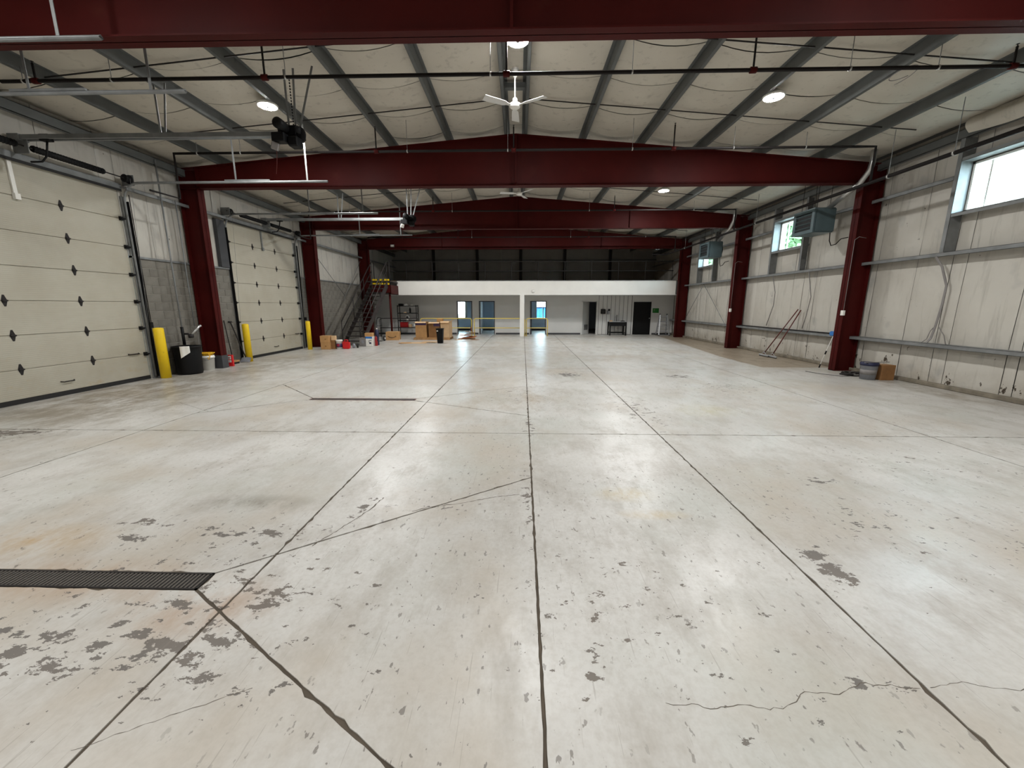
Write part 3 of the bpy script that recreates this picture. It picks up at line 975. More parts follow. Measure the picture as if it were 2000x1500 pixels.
# office partitions behind the doors
for i, (xa, ya, xb, yb) in enumerate(((-5.2, YO + .12, -5.1, Y1), (-2.90, YO + .12, -2.80, Y1), (-1.2, YO + .12, -1.1, Y1), (2.45, YO + .12, 2.55, Y1), (5.3, YO + .12, 5.4, Y1))):
    o = MB().box(xa, xb, ya, yb, 0, MZ0).build('wall_partition', M['bluepaint'], None, loc=((xa + xb) / 2, (ya + yb) / 2, 0))
    tag(o, ['pale blue partition left of the leftmost office', 'pale blue partition between the two left offices', 'pale blue partition right of the second office',
            'pale blue partition right of the middle office', 'partition inside the dark store room'][i], 'wall', kind='structure')
for (xa, xb) in ((-5.1, -2.90), (-1.1, 2.45)):
    pass
MB().box(-9.0, 9.0, Y1 - .02, Y1 - .012, 0, .8).box(-9.0, 9.0, Y1 - .02, Y1 - .012, 2.1, MZ0).box(-2.8, -1.9, Y1 - .02, Y1 - .012, .8, 2.1).box(-3.9, -2.9, Y1 - .02, Y1 - .012, .8, 2.1).box(-1.1, .9, Y1 - .02, Y1 - .012, .8, 2.1).box(2.1, 9, Y1 - .02, Y1 - .012, .8, 2.1).build('office_lining', M['bluepaint'], wall_back)
MB().box(-9.0, 9.0, Y1 - .035, Y1 - .02, 0, .12).build('base_trim', M['darkgrey'], wall_back)
dl = ['leftmost open office doorway showing a bright window', 'second open doorway showing a blue room', 'doorway right of the white post with a blue view outside',
      'doorway with a grey door standing ajar and a louvre at its foot', 'black closed door beside the green sign']
for i, (a, b) in enumerate(OD):
    d = thing('door_%d' % (i + 4), dl[i], 'door', ((a + b) / 2, YO, 0), kind='structure')
    fm = M['darkgrey'] if i < 3 else M['greypaint']
    mb = MB()
    mb.box(a, a + .05, YO - .02, YO + .14, 0, DH).box(b - .05, b, YO - .02, YO + .14, 0, DH).box(a, b, YO - .02, YO + .14, DH - .05, DH)
    mb.build('door_frame', fm, d)
    if i in (0, 1, 2):   # leaf swung fully into the room against the partition
        mb = MB()
        xh = b - .05 if i != 1 else a + .05
        s = -1 if i != 1 else 1
        if i == 0:
            mb.box(b - .10, b - .055, YO + .15, YO + .98, .01, DH - .055)
        elif i == 1:
            mb.box(a + .055, a + .10, YO + .15, YO + .98, .01, DH - .055)
        else:
            mb.box(a + .055, a + .10, YO + .15, YO + .98, .01, DH - .055)
        lf = mb.build('leaf', M['bluepaint'] if i != 2 else M['darkgrey'], d, bevel=.004)
        MB().tube([(xh + s * .06, YO + .92, .98), (xh + s * .12, YO + .92, .98)], .012, 8).build('handle', M['zinc'], lf)
    elif i == 3:
        ang = math.radians(52)
        hx, hy = a + .055, YO + .10
        L = .80
        mid = Vector((hx + L / 2 * math.cos(ang), hy + L / 2 * math.sin(ang), DH / 2 - .03))
        lf = MB().obox(mid, (L, .042, DH - .07), ang).build('leaf', M['greypaint'], d, bevel=.004)
        for k in range(6):
            z = .28 + k * .055
            nrm = Vector((math.sin(ang), -math.cos(ang), 0)) * .026
            c = Vector((hx + .42 * math.cos(ang), hy + .42 * math.sin(ang), z)) + nrm
            MB().obox(c, (.44, .012, .04), ang, rx=.5).build('louvre_slat', M['darkgrey'], lf)
    else:
        lf = MB().box(a + .055, b - .055, YO + .03, YO + .075, .01, DH - .055).build('leaf', M['plasticblack'], d, bevel=.004)
        MB().lathe((b - .13, YO + .03, .98), [(.0, -.06), (.028, -.055), (.03, -.03), (.012, -.02), (.012, 0)], 12, 'Y').build('knob', M['zinc'], lf)

# mezzanine guard rail along the deck edge
t = thing('mezzanine_railing', 'dark pipe guard railing along the mezzanine edge above the fascia', 'railing', (0, YF + .2, MZ1))
for z in (4.12, 3.62):
    MB().tube([(-6.6, YF + .2, z), (8.3, YF + .2, z)], .02, 8).build('rail', M['handle'], t)
for i in range(11):
    x = -6.55 + i * 1.48
    MB().tube([(x, YF + .2, MZ1 - .005), (x, YF + .2, 4.12)], .02, 8).build('post', M['handle'], t)

# ------------------------------------------------------------------ outside
g = MB().box(-60, 80, -40, 90, -.3, -.13)
tag(g.build('ground', M['grass'], None, loc=(0, 0, -.13)), 'pale gravel yard around the building outside', 'yard', kind='structure')
def tree(name, label, loc, h, r, n, seed):
    rnd = random.Random(seed)
    t = thing(name, label, 'tree', loc, group='trees outside the right wall')
    x, y, z = loc
    MB().tube([(x, y, z), (x + .1, y, z + h * .35), (x, y + .1, z + h * .7)], .22, 8, r2=.08).build('trunk', M['bark'], t)
    mb = MB()
    for i in range(n):
        u = Vector((rnd.gauss(0, 1), rnd.gauss(0, 1), rnd.gauss(0, .9))).normalized() * (r * rnd.random() ** .4)
        c = Vector((x, y, z + h * .68)) + u
        a = Vector((rnd.gauss(0, 1), rnd.gauss(0, 1), rnd.gauss(0, 1))).normalized()
        b = a.cross(Vector((rnd.gauss(0, 1), rnd.gauss(0, 1), rnd.gauss(0, 1)))).normalized()
        s = rnd.uniform(.12, .26)
        mb.add([c - a * s, c - b * s * .5, c + a * s, c + b * s * .5], [(0, 1, 2, 3)])
    tag(mb.build('foliage', M['leaf'], t), kind='stuff')
tree('leafy_tree', 'leafy green tree seen through the second high window', (14.5, 22.3, -.13), 8.0, 2.5, 3500, 3)
tree('leafy_tree', 'leafy green tree seen through the farthest high window', (14.5, 32.5, -.13), 8.0, 2.9, 3000, 4)
d = thing('dumpster', 'blue steel dumpster standing outside the middle office window', 'dumpster', (1.6, 31.8, -.13))
MB().box(.2, 3.2, 31, 32.6, -.13, 1.55).build('body', M['bluebin'], d, bevel=.03)
for k in range(6):
    MB().box(.35 + k * .5, .43 + k * .5, 30.94, 31.0, 0, 1.5).build('rib', M['bluebin'], d)
MB().box(.15, 3.25, 30.9, 32.7, 1.55, 1.62).build('lid', M['navy'], d, bevel=.02)
# ------------------------------------------------------------------ overhead sectional doors
def overhead_door(idx, y0, y1, label, full=True):
    d = thing('door_%d' % idx, label, 'door', (-9.05, (y0 + y1) / 2, 0), kind='structure')
    xf = -9.045
    n = 7
    h = DZ / n
    hinge_me = None
    for i in range(n):
        z0, z1 = i * h + (.085 if i == 0 else .003), (i + 1) * h - .003
        s = MB().box(xf - .024, xf, y0 + .01, y1 - .01, z0, z1).box(xf - .05, xf - .025, y0 + .01, y1 - .01, z0 - .003, z1 + .003).build('section', M['door'], d, bevel=.006)
        if not full:
            continue
        if i < n - 1:   # hinges on the seam above this section
            for fr in (1 / 3, 2 / 3):
                yh = y0 + (y1 - y0) * fr
                zh = (i + 1) * h
                mb = MB()
                mb.prism([(yh - .04, zh + .012), (yh - .012, zh + .10), (yh + .012, zh + .10), (yh + .04, zh + .012), (yh + .04, zh - .012), (yh + .012, zh - .10), (yh - .012, zh - .10), (yh - .04, zh - .012)], 'X', xf, xf + .006)
                mb.tube([(xf + .014, yh - .042, zh), (xf + .014, yh + .042, zh)], .014, 8)
                mb.box(xf + .004, xf + .022, yh - .026, yh + .026, zh - .02, zh + .02)
                mb.build('hinge', M['galv'] if (idx == 1 and fr < .5 and i > 2) else M['handle'], s)
            for yh in (y0 + .05, y1 - .05):
                zh = (i + 1) * h
                mb = MB().box(xf, xf + .05, yh - .03, yh + .03, zh - .04, zh + .04)
                mb.tube([(xf + .06, yh - .03, zh), (xf + .06, yh + .06, zh)], .018, 8)
                mb.build('roller', M['black'], s)
        if i == 0:
            MB().tube([(xf, y0 + (y1 - y0) * .52 - .12, .28), (xf + .04, y0 + (y1 - y0) * .52 - .09, .27), (xf + .04, y0 + (y1 - y0) * .52 + .09, .27), (xf, y0 + (y1 - y0) * .52 + .12, .28)], .011, 6).build('handle', M['handle'], s)
        if i == 1:
            MB().tube([(xf, y1 - .45, .64), (xf + .04, y1 - .42, .635), (xf + .04, y1 - .22, .635), (xf, y1 - .2, .64)], .012, 6).build('lock_handle', M['handle'], s)
    MB().box(xf - .05, xf + .008, y0 + .01, y1 - .01, 0, .085).build('bottom_seal', M['rubber'], d)
    MB().box(-9.09, -8.985, y0 - .05, y1 + .05, DZ + .02, DZ + .13).build('header_strip', M['galv'], d)
    MB().box(-8.985, -8.972, y0 - .03, y1 + .03, DZ - .03, DZ + .02).build('top_seal', M['rubber'], d)
    R = .38
    zt = 4.42
    for (yt, s) in ((y0 - .045, -1), (y1 + .045, 1)):
        xv = -8.955
        pts = [(xv, yt, .06), (xv, yt, zt - R)]
        for a in range(1, 9):
            th = PI / 2 * a / 8
            pts.append((xv + R * (1 - math.cos(th)), yt, zt - R + R * math.sin(th)))
        pts.append((-4.30, yt, zt))
        # C-channel swept as a flat web plus two lips
        mb = MB()
        for q in range(len(pts) - 1):
            mb.bar(pts[q], pts[q + 1], .05, .008, up=(0, 0, 1) if q >= 5 else (1, 0, 0))
        V = [Vector(p) for p in pts]
        mb.tube(V, .027, 4)
        mb.build('track', M['galv'], d)
        MB().box(-9.06, -8.985, *sorted((yt - s * .035, yt + s * .045)), 0, zt - R + .1).build('jamb_seal', M['galv'], d)
        MB().box(-8.985, -8.90, *sorted((yt + s * .03, yt + s * .042)), .05, zt - R).build('track_angle', M['black'], d)
        for xh in (-6.35, -4.75):
            zz = zr(xh, yt) + .02
            MB().bar((xh, yt, zt + .02), (xh, yt, zz), .035, .006, up=(0, 1, 0)).build('track_hanger', M['zinc' if (xh > -5 and idx == 1 and s > 0) else 'galv'], d)  # one hanger gets a brighter metal to imitate the close lamp's light
        MB().bar((-6.6, yt, zt + .035), (-5.6, yt, zt + .035), .03, .03).build('track_stiffener', M['galv'], d)
    # counterbalance shaft, springs, drums
    zs, xs = 4.50, -8.80
    ym = (y0 + y1) / 2
    MB().tube([(xs, y0 - .12, zs), (xs, y1 + .12, zs)], .013, 8).build('shaft', M['handle'], d)
    for s in (-1, 1):
        a, b = ym + s * .12, ym + s * 1.35
        mb = MB()
        mb.tube([(xs, a, zs), (xs, b, zs)], .052, 14)
        k = 26
        for j in range(k):
            yy = a + (b - a) * (j + .5) / k
            mb.lathe((xs, yy, zs), [(.05, -.008), (.060, 0), (.05, .008)], 14, 'Y')
        mb.build('torsion_spring', M['black'], d)
        yd = ym + s * ((y1 - y0) / 2 + .02)
        MB().lathe((xs, yd, zs), [(.05, -.06), (.085, -.055), (.075, -.03), (.075, .03), (.095, .05), (.05, .055)], 16, 'Y').build('cable_drum', M['black'], d)
        MB().box(-9.0, -8.72, yd + s * .085 - .004, yd + s * .085 + .004, zs - .12, zs + .10).build('bearing_plate', M['galv'], d)
        MB().tube([(xs + .08, yd, zs), (-8.95, yd, .15)], .003, 5).build('lift_cable', M['galv'], d)
    MB().box(-9.0, -8.72, ym - .006, ym + .006, zs - .12, zs + .12).build('centre_bracket', M['galv'], d)
    # bracket on the top section that takes the operator arm
    mb = MB().box(xf + .002, xf + .03, ym - .13, ym - .07, 3.62, 4.24).box(xf + .002, xf + .06, ym - .14, ym - .06, 3.60, 3.70)
    mb.build('operator_bracket', M['white'] if idx == 1 else M['galv'], d)
    return d
overhead_door(1, DOORS[0][0], DOORS[0][1], 'large cream sectional overhead door nearest on the left wall')
overhead_door(2, DOORS[1][0], DOORS[1][1], 'second cream sectional overhead door between two red columns')
overhead_door(3, DOORS[2][0], DOORS[2][1], 'overhead door at the left picture edge, only its ceiling track in view')

def opener(ym, xm, label, cord):
    z = 4.63
    t = thing('door_opener', label, 'door opener', (xm, ym, z), group='door openers under the roof')
    for s in (-1, 1):
        MB().bar((-8.80, ym + s * .05, z), (xm - .12, ym + s * .05, z), .03, .07).build('rail', M['galv'], t)
    MB().box(-8.98, -8.78, ym - .08, ym + .08, z - .05, z + .05).build('header_bracket', M['galv'], t)
    b = MB()
    b.box(xm - .18, xm + .16, ym - .16, ym + .16, z - .08, z + .10)
    b.build('gearbox', M['plasticblack'], t, bevel=.03, seg=2)
    MB().lathe((xm - .02, ym - .17, z + .03), [(.0, -.26), (.06, -.26), (.085, -.24), (.085, -.05), (.06, -.02), (.06, .05)], 16, 'Y').build('motor', M['plasticblack'], t)
    MB().lathe((xm + .12, ym - .05, z - .02), [(.02, -.02), (.13, -.018), (.14, 0), (.13, .018), (.02, .02)], 20, 'Y').build('chain_wheel', M['black'], t)
    MB().box(xm - .20, xm + .02, ym - .32, ym - .16, z - .21, z - .07).build('control_box', M['plasticblack'], t, bevel=.012)
    MB().box(xm + .03, xm + .20, ym - .25, ym - .06, z - .26, z - .10).build('brake_cover', M['plasticblack'], t, bevel=.02)
    MB().lathe((xm + .17, ym - .10, z + .03), [(.0, -.12), (.05, -.12), (.06, -.10), (.06, .02), (.0, .02)], 14, 'X').build('end_cap', M['black'], t)
    MB().obox((xm - .17, ym - .27, z - .27), (.11, .09, .12), .4, .2, .3).build('cord_reel', M['white' if cord else 'strap'], t, bevel=.012)
    MB().tube([(xm - .15, ym - .27, z - .32), (xm - .17, ym - .27, z - .52), (xm - .2, ym - .27, z - .7)], .004, 5).build('pull_cord', M['handlered'], t)
    mb = MB()
    arm = [(-8.35, ym, z), (-8.40, ym - .02, z - .30), (-8.47, ym - .05, z - .40), (-8.62, ym - .1, z - .42)]
    mb.tube(arm, .016, 6)
    mb.build('door_arm', M['black'], t)
    MB().box(-8.46, -8.28, ym - .05, ym + .05, z - .06, z + .05).build('trolley', M['black'], t, bevel=.01)
    for (xh, dx) in ((xm - .05, .0), (xm + .06, .05), (xm + .12, .32), (-6.3, 0), (-6.22, .12)):
        top = xh + dx
        MB().bar((xh, ym, z + .05), (top, ym, zr(top, ym) + .02), .035, .006, up=(0, 1, 0)).build('hanger_strut', M['galv'], t)
    mb = MB()
    for k in range(22):   # hanging chain links
        zz = z + .08 + k * .045
        if zz > zr(xm, ym) - .05: break
        mb.lathe((xm + .02, ym + .02, zz), [(.006, -.014), (.012, -.006), (.012, .006), (.006, .014)], 6)
    mb.build('hanging_chain', M['black'], t)
opener(7.43, -3.98, 'black motor and rail of the door opener for the nearest door', False)
opener(14.22, -3.88, 'door opener motor with a white tag for the second door', True)

# ------------------------------------------------------------------ lamps
def high_bay(x, y, z, label):
    t = thing('high_bay_light', label, 'ceiling light', (x, y, z), group='round LED high bay lights')
    MB().lathe((x, y, z), [(.172, -.004), (.185, 0), (.185, .03), (.14, .07), (.09, .09), (.05, .13), (.0, .135)], 28).build('housing', M['white'], t)
    mb = MB()
    n = 14
    ring = [(.032, -.009), (.165, -.007)]
    vs = [(x + r * math.cos(2 * PI * j / n), y + r * math.sin(2 * PI * j / n), z + h) for (r, h) in ring for j in range(n)]
    mb.add(vs, [(j, n + j, n + (j + 1) % n, (j + 1) % n) for j in range(n)])
    mb.build('diffuser', M['lamp'], t)
    MB().lathe((x, y, z), [(.0, -.022), (.028, -.02), (.034, -.004), (.034, .0)], 14).build('sensor', M['greyplastic'], t)
    MB().tube([(x, y, z + .13), (x, y, zr(x, y) + .09)], .008, 6).build('hanger_rod', M['galv'], t)
high_bay(-4.95, 8.42, 5.52, 'bright round ceiling light high on the left before the second beam')
high_bay(4.62, 8.34, 5.52, 'bright round ceiling light high on the right before the second beam')
high_bay(-.10, 7.18, 5.84, 'bright round light at the ridge just behind the closest beam')
high_bay(4.72, 14.45, 5.52, 'bright round ceiling light beyond the second beam on the right')
high_bay(-.1, -1.6, 5.84, 'added round light at the ridge behind the camera, unseen, brightening the near floor')  # unseen lamp added to lift the near floor
high_bay(-4.9, 2.4, 5.52, 'round ceiling light above the camera on the left, out of frame')
high_bay(4.7, 2.4, 5.52, 'round ceiling light above the camera on the right, out of frame')
high_bay(-4.9, -3.2, 5.52, 'round ceiling light behind the camera on the left')
high_bay(4.7, -3.2, 5.52, 'round ceiling light behind the camera on the right')
high_bay(-4.9, 13.3, 5.52, 'added round light, unseen behind the second beam on the left')  # lamp added out of view for more light at the far end
high_bay(-4.9, 19.3, 5.52, 'round ceiling light hidden behind the third beam on the left')
high_bay(-.25, 18.6, 5.70, 'round ceiling light hidden behind the third beam at the ridge')
high_bay(4.7, 19.3, 5.52, 'round ceiling light hidden behind the third beam on the right')

# ------------------------------------------------------------------ ceiling fans
def ceiling_fan(x, y, hub, top, rot, label):
    t = thing('ceiling_fan', label, 'ceiling fan', (x, y, hub), group='white ceiling fans along the ridge')
    MB().lathe((x, y, top), [(.0, -.14), (.03, -.135), (.055, -.06), (.065, 0)], 16).build('canopy', M['white'], t)
    MB().tube([(x, y, hub + .1), (x, y, top - .1)], .013, 10).build('down_rod', M['white'], t)
    MB().lathe((x, y, hub), [(.0, -.045), (.07, -.043), (.10, -.02), (.10, .025), (.075, .04), (.045, .05), (.042, .11), (.025, .13), (.0, .13)], 24).build('motor_hub', M['white'], t)
    for k in range(3):
        a = rot + k * 2 * PI / 3
        d = Vector((math.cos(a), math.sin(a), 0)); n = Vector((-d.y, d.x, 0))
        mb = MB()
        c = Vector((x, y, hub - .005))
        vs = []
        for (r, w, tz) in ((.08, .025, 0), (.16, .03, .0), (.22, .06, .005), (.62, .075, .005)):
            for s in (-1, 1):
                for dz in (0, .005):
                    vs.append(c + d * r + n * (w * s) + Vector((0, 0, s * w * .2 + dz)))
        fs = []
        for i in range(3):
            o = i * 4
            fs += [(o, o + 2, o + 6, o + 4), (o + 1, o + 5, o + 7, o + 3), (o, o + 4, o + 5, o + 1), (o + 2, o + 3, o + 7, o + 6)]
        fs += [(0, 1, 3, 2), (12, 14, 15, 13)]
        mb.add(vs, fs)
        mb.build('blade', M['greypaint'], t)
ceiling_fan(-.16, 8.05, 5.31, 5.90, math.radians(90), 'white ceiling fan hanging from the ridge before the second beam')
ceiling_fan(-.13, 13.75, 5.29, 5.90, math.radians(70), 'smaller looking far ceiling fan just below the second beam')

# ------------------------------------------------------------------ sprinkler lines and the wall main
SZ = 5.13
main = thing('sprinkler_main', 'black sprinkler main pipe running along the right wall under the beams', 'pipe', (7.65, 10, 4.40))
MB().tube([(7.65, Y0 + .3, 4.40), (7.65, 22.2, 4.40), (6.9, 22.2, 4.40)], .038, 10).build('pipe', M['blackpipe'], main)
for yv in (7.9, 9.2, 14.0, 19.8):
    MB().tube([(7.65, yv, 4.44), (7.65, yv, zr(7.65, yv) + .01)], .006, 5).build('hanger_rod', M['galv'], main)
    MB().lathe((7.65, yv, 4.40), [(.038, -.015), (.044, -.012), (.044, .012), (.038, .015)], 12, 'Y').build('hanger_clamp', M['zinc'], main)
def branch(y, xa, xb, heads, hang, label, drop):
    t = thing('sprinkler_line', label, 'pipe', (0, y, SZ), group='black sprinkler branch lines')
    p = [(xa, y, SZ), (xb, y, SZ), (7.65, y, SZ), (7.65, y, 4.44)]
    MB().tube(p, .026, 10).build('pipe', M['blackpipe'], t)
    if drop:
        MB().tube([(xa, y, SZ + .02), (xa, y, 4.25), (xa - .02, y + .02, 4.18), (xa - .02, y - .75, 4.16)], .02, 8).build('drop_pipe', M['blackpipe'], t)
    for x in heads:
        MB().lathe((x, y, SZ), [(.03, -.05), (.042, -.045), (.042, .045), (.03, .05)], 10, 'X').build('tee_fitting', M['redplastic'] if False else M['red'], t)
        top = min(zr(x, y) + .08, SZ + .5)
        m = MB().tube([(x, y, SZ), (x, y, top - .05)], .015, 8)
        m.build('sprig_pipe', M['blackpipe'], t)
        MB().lathe((x, y, top - .05), [(.012, 0), (.018, .015), (.006, .03), (.006, .045), (.022, .05), (.0, .054)], 10).build('sprinkler_head', M['blackpipe'], t)
    for x in hang:
        MB().tube([(x, y, SZ + .03), (x, y, zr(x, y) + .03)], .005, 5).build('hanger_rod', M['galv'], t)
        MB().lathe((x, y, SZ), [(.026, -.012), (.034, -.01), (.034, .01), (.026, .012)], 10, 'X').build('hanger_clamp', M['zinc'], t)
branch(6.68, -8.05, 7.3, (-7.5, -3.92, -.26, 3.36, 7.05), (-7.7, -6.3, -3.6, -.5, 1.6, 4.75, 6.0), 'black sprinkler pipe crossing under the roof nearest the camera', False)
branch(9.64, -7.95, 7.3, (-3.3, -.22, 3.3), (-7.4, -6.4, -2.6, -.35, 2.4, 4.6, 6.15), 'sprinkler pipe running just before the second red beam', True)
branch(15.4, -7.95, 7.3, (-3.3, 3.3), (-6.4, -2.6, 2.4, 6.15), 'sprinkler pipe running just before the third red beam', True)
branch(21.1, -7.95, 7.3, (-3.3, 3.3), (-2.6, 2.4, 6.15), 'sprinkler pipe running just before the farthest red beam', False)

# ------------------------------------------------------------------ unit heaters
def unit_heater(y, x, label):
    x0, x1, y0, y1, z0, z1 = x, x + .60, y, y + .85, 3.72, 4.36
    t = thing('unit_heater', label, 'heater', (x + .3, y + .42, z0), group='gas unit heaters on the right wall')
    mb = MB()
    mb.box(x0 + .05, x1, y0, y1, z0, z1)
    mb.build('cabinet', M['heater'], t, bevel=.025, seg=2)
    mb = MB()
    mb.box(x0 + .01, x0 + .05, y0, y0 + .10, z0, z1).box(x0 + .01, x0 + .05, y1 - .10, y1, z0, z1).box(x0 + .01, x0 + .05, y0 + .1, y1 - .1, z0, z0 + .09).box(x0 + .01, x0 + .05, y0 + .1, y1 - .1, z1 - .09, z1)
    mb.build('louvre_frame', M['heater'], t)
    MB().box(x0 + .045, x0 + .053, y0 + .1, y1 - .1, z0 + .09, z1 - .09).build('outlet_shade_plate', M['heaterdark'], t)  # near-black plate stands in for the shade inside the outlet
    for k in range(4):
        z = z0 + .15 + k * .115
        MB().obox((x0 + .022, (y0 + y1) / 2, z), (.05, y1 - y0 - .2, .006), 0, 0, .45).build('louvre', M['heater'], t)
    zc = (z0 + z1) / 2
    MB().lathe((x1, (y0 + y1) / 2, zc), [(.30, -.01), (.30, .06), (.27, .08), (.27, .0)], 24, 'X').build('fan_shroud', M['black'], t)
    mb = MB()
    for r in (.07, .14, .21, .275):
        mb.tube([(x1 + .08, (y0 + y1) / 2 + r * math.cos(2 * PI * j / 20), zc + r * math.sin(2 * PI * j / 20)) for j in range(21)], .005, 4)
    mb.lathe((x1 + .03, (y0 + y1) / 2, zc), [(.09, 0), (.09, .09), (.0, .11)], 12, 'X')
    mb.build('fan_guard', M['black'], t)
    for yy in (y0 + .12, y1 - .12):
        for xx in (x0 + .14, x1 - .12):
            MB().tube([(xx, yy, z1), (xx, yy, zr(xx, yy) + .02)], .006, 6).build('hanger_rod', M['black'], t)
    MB().tube([(x1 - .18, y0 + .12, z1 - .02), (x1 - .26, y0 - .60, 4.55), (x1 - .28, y0 - 1.0, 4.68), (x1 - .28, y0 - 1.24, 4.92), (x1 - .28, y0 - 1.28, 5.06), (x1 - .28, y0 - 1.28, 5.42)], .062, 14).build('flue_pipe', M['zinc'], t)
    MB().lathe((x1 - .28, y0 - 1.28, 5.40), [(.062, 0), (.11, .004), (.11, .012), (.062, .016)], 16).build('roof_collar', M['zinc'], t)
    MB().tube([(x1 - .06, y0 + .06, z0), (x1 - .06, y0 + .04, z0 - .22), (x1 - .06, y0 - .04, z0 - .36), (x1 - .02, y0 - .16, z0 - .34), (x1 + .02, y0 - .26, z0 - .22), (x1 + .1, y0 - .4, z0 - .2)], .012, 8).build('gas_hose', M['blackpipe'], t)
    return t
unit_heater(11.70, 7.93, 'grey unit heater hung beside the second window, nearer one')
unit_heater(17.50, 7.72, 'grey unit heater hung above the farthest window')

# ------------------------------------------------------------------ conduits and boxes on columns and walls
def conduit(pts, label, box=None, r=.011, m='white', bm='white', name='conduit'):
    t = thing(name, label, 'conduit', pts[0])
    MB().tube(pts, r, 8).build('pipe', M[m], t)
    if box:
        x, y, z, w, d, h = box
        MB().box(x - w / 2, x + w / 2, y - d / 2, y + d / 2, z - h / 2, z + h / 2).build('switch_box', M[bm], t, bevel=.006)
    return t
conduit([(8.70, 10.80, 3.42), (8.52, 10.80, 3.45), (8.44, 10.82, 3.38), (8.44, 10.82, 1.60)], 'thin pale conduit with a white switch box on the nearer right column', (8.43, 10.82, 1.55, .06, .09, .13), .007, 'strap')
conduit([(8.70, 16.57, 3.42), (8.52, 16.57, 3.45), (8.44, 16.59, 3.38), (8.44, 16.59, 1.60)], 'thin pale conduit with a switch box on the second right column', (8.43, 16.59, 1.55, .06, .09, .13), .007, 'strap')
t = conduit([(-8.78, 10.06, 5.15), (-8.78, 10.06, .72)], 'tall dark standpipe with a valve on the block wall above the black bin', None, .018, 'galv', name='standpipe')
MB().tube([(-8.78, 10.06, 1.20), (-8.78, 10.06, .74)], .034, 10).build('filter_bowl', M['black'], t)
MB().tube([(-8.78, 10.06, 1.02), (-8.70, 10.12, 1.02), (-8.64, 10.14, .98)], .024, 8).build('elbow', M['blackpipe'], t)
MB().lathe((-8.64, 10.14, .97), [(.03, -.06), (.06, -.05), (.06, .03), (.03, .04)], 12).build('valve', M['handle'], t)
MB().tube([(-8.64, 10.16, 1.0), (-8.60, 10.40, 1.20), (-8.58, 10.44, 1.22)], .03, 10).build('chrome_arm', M['zinc'], t)
t = conduit([(-8.78, 10.47, 4.35), (-8.78, 10.47, 1.2)], 'slim grey air pipe on the block wall beside the first left column', None, .014, 'galv', name='air_pipe')
MB().tube([(-8.78, 10.47, 1.22), (-8.76, 10.50, 1.14), (-8.74, 10.48, .8), (-8.76, 10.46, .5)], .008, 6).build('hose', M['strap'], t)
conduit([(-8.94, 9.40, 4.2), (-8.94, 9.40, 1.35)], 'door switch cable with a black box beside the nearest door', (-8.95, 9.40, 1.28, .06, .07, .14), .008, 'blackpipe', 'black', 'switch_cable')
conduit([(-8.93, 16.30, 4.6), (-8.93, 16.30, 1.2)], 'slim grey conduit beside the second door', (-8.94, 16.30, 1.2, .06, .08, .12), .012, 'galv', 'black')
# ------------------------------------------------------------------ stairs and landing
SX0, SX1 = -7.95, -7.15
SY0, SY1 = 17.35, 21.35
LZ = 3.0
NT_ = 15
st = thing('steel_staircase', 'dark steel staircase with pipe handrails and a yellow striped red landing', 'staircase', ((SX0 + SX1) / 2, SY0, 0))
run = (SY1 - SY0) / NT_
rise = LZ / NT_
for i in range(NT_ - 1):
    z = (i + 1) * rise
    y = SY0 + i * run
    MB().box(SX0 + .01, SX1 - .01, y, y + .27, z - .035, z).build('tread', M['stairsteel'], st)
sl = (SY1 - SY0, LZ)
for x in (SX0, SX1):
    MB().prism([(SY0 - .12, 0), (SY0 + .25, 0), (SY1, LZ - .34), (SY1, LZ), (SY1 - .05, LZ)], 'X', x - .02, x + .02).build('stringer', M['stairsteel'], st)
    rail = []
    for zo in (.95, .52):
        pts = [(x, SY0 + .02, zo + .1), (x, SY1, LZ + zo)]
        if zo > .9:
            pts += [(x, SY1 + .25, LZ + zo + .06), (x, SY1 + .33, LZ + zo - .1), (x, SY1 + .33, LZ)]
        MB().tube(pts, .022, 8).build('handrail', M['stairsteel'] if x > -7.5 else M['handle'], st)
    for f in (.0, .35, .7, 1.0):
        y = SY0 + .02 + (SY1 - SY0 - .04) * f
        zb = 0 if f == 0 else LZ * f - .05
        MB().tube([(x, y, zb), (x, y, .1 + .95 + (LZ - .1) * f)], .02, 8).build('baluster', M['handle'], st)
ld = st
LY0, LY1, LX0, LX1 = SY1, YF - .03, -8.30, -6.98
MB().box(LX0, LX1, LY0, LY1, LZ - .05, LZ).build('deck_plate', M['stairsteel'], ld)
MB().box(LX0, LX1, LY0, LY0 + .02, LZ - .62, LZ - .2).box(LX0, LX1, LY0, LY0 + .1, LZ - .62, LZ - .6).build('edge_beam', M['red'], ld)
MB().box(LX1 - .02, LX1, LY0, LY1, LZ - .68, LZ - .2).box(LX1 - .1, LX1, LY0, LY1, LZ - .68, LZ - .66).build('edge_beam', M['red'], ld)
for (z0, z1) in ((LZ - .19, LZ - .10), (LZ + .02, LZ + .10)):   # striped boards
    n = 3
    for i in range(n):
        xa = LX0 + .35 + (LX1 - LX0 - .35) * i / n; xb = LX0 + .35 + (LX1 - LX0 - .35) * (i + 1) / n
        MB().box(xa, xb - .05, LY0 - .03, LY0 - .005, z0, z1).build('yellow_stripe', M['yellow'], ld)
        MB().box(xb - .05, xb, LY0 - .03, LY0 - .005, z0, z1).build('black_stripe', M['black'], ld)
MB().box(LX0, LX0 + .08, LY0 + .4, LY0 + .48, 0, LZ - .05).build('post', M['red'], ld)
MB().tube([(LX1 - .12, LY0 + .15, 0), (LX1 - .12, LY0 + .15, LZ - .6)], .055, 12).build('round_post', M['red'], ld)
for z in (LZ + .55, LZ + 1.05):
    MB().tube([(LX1 - .03, LY0 + .05, z), (LX1 - .03, LY1, z)], .02, 8).build('rail', M['handle'], ld)
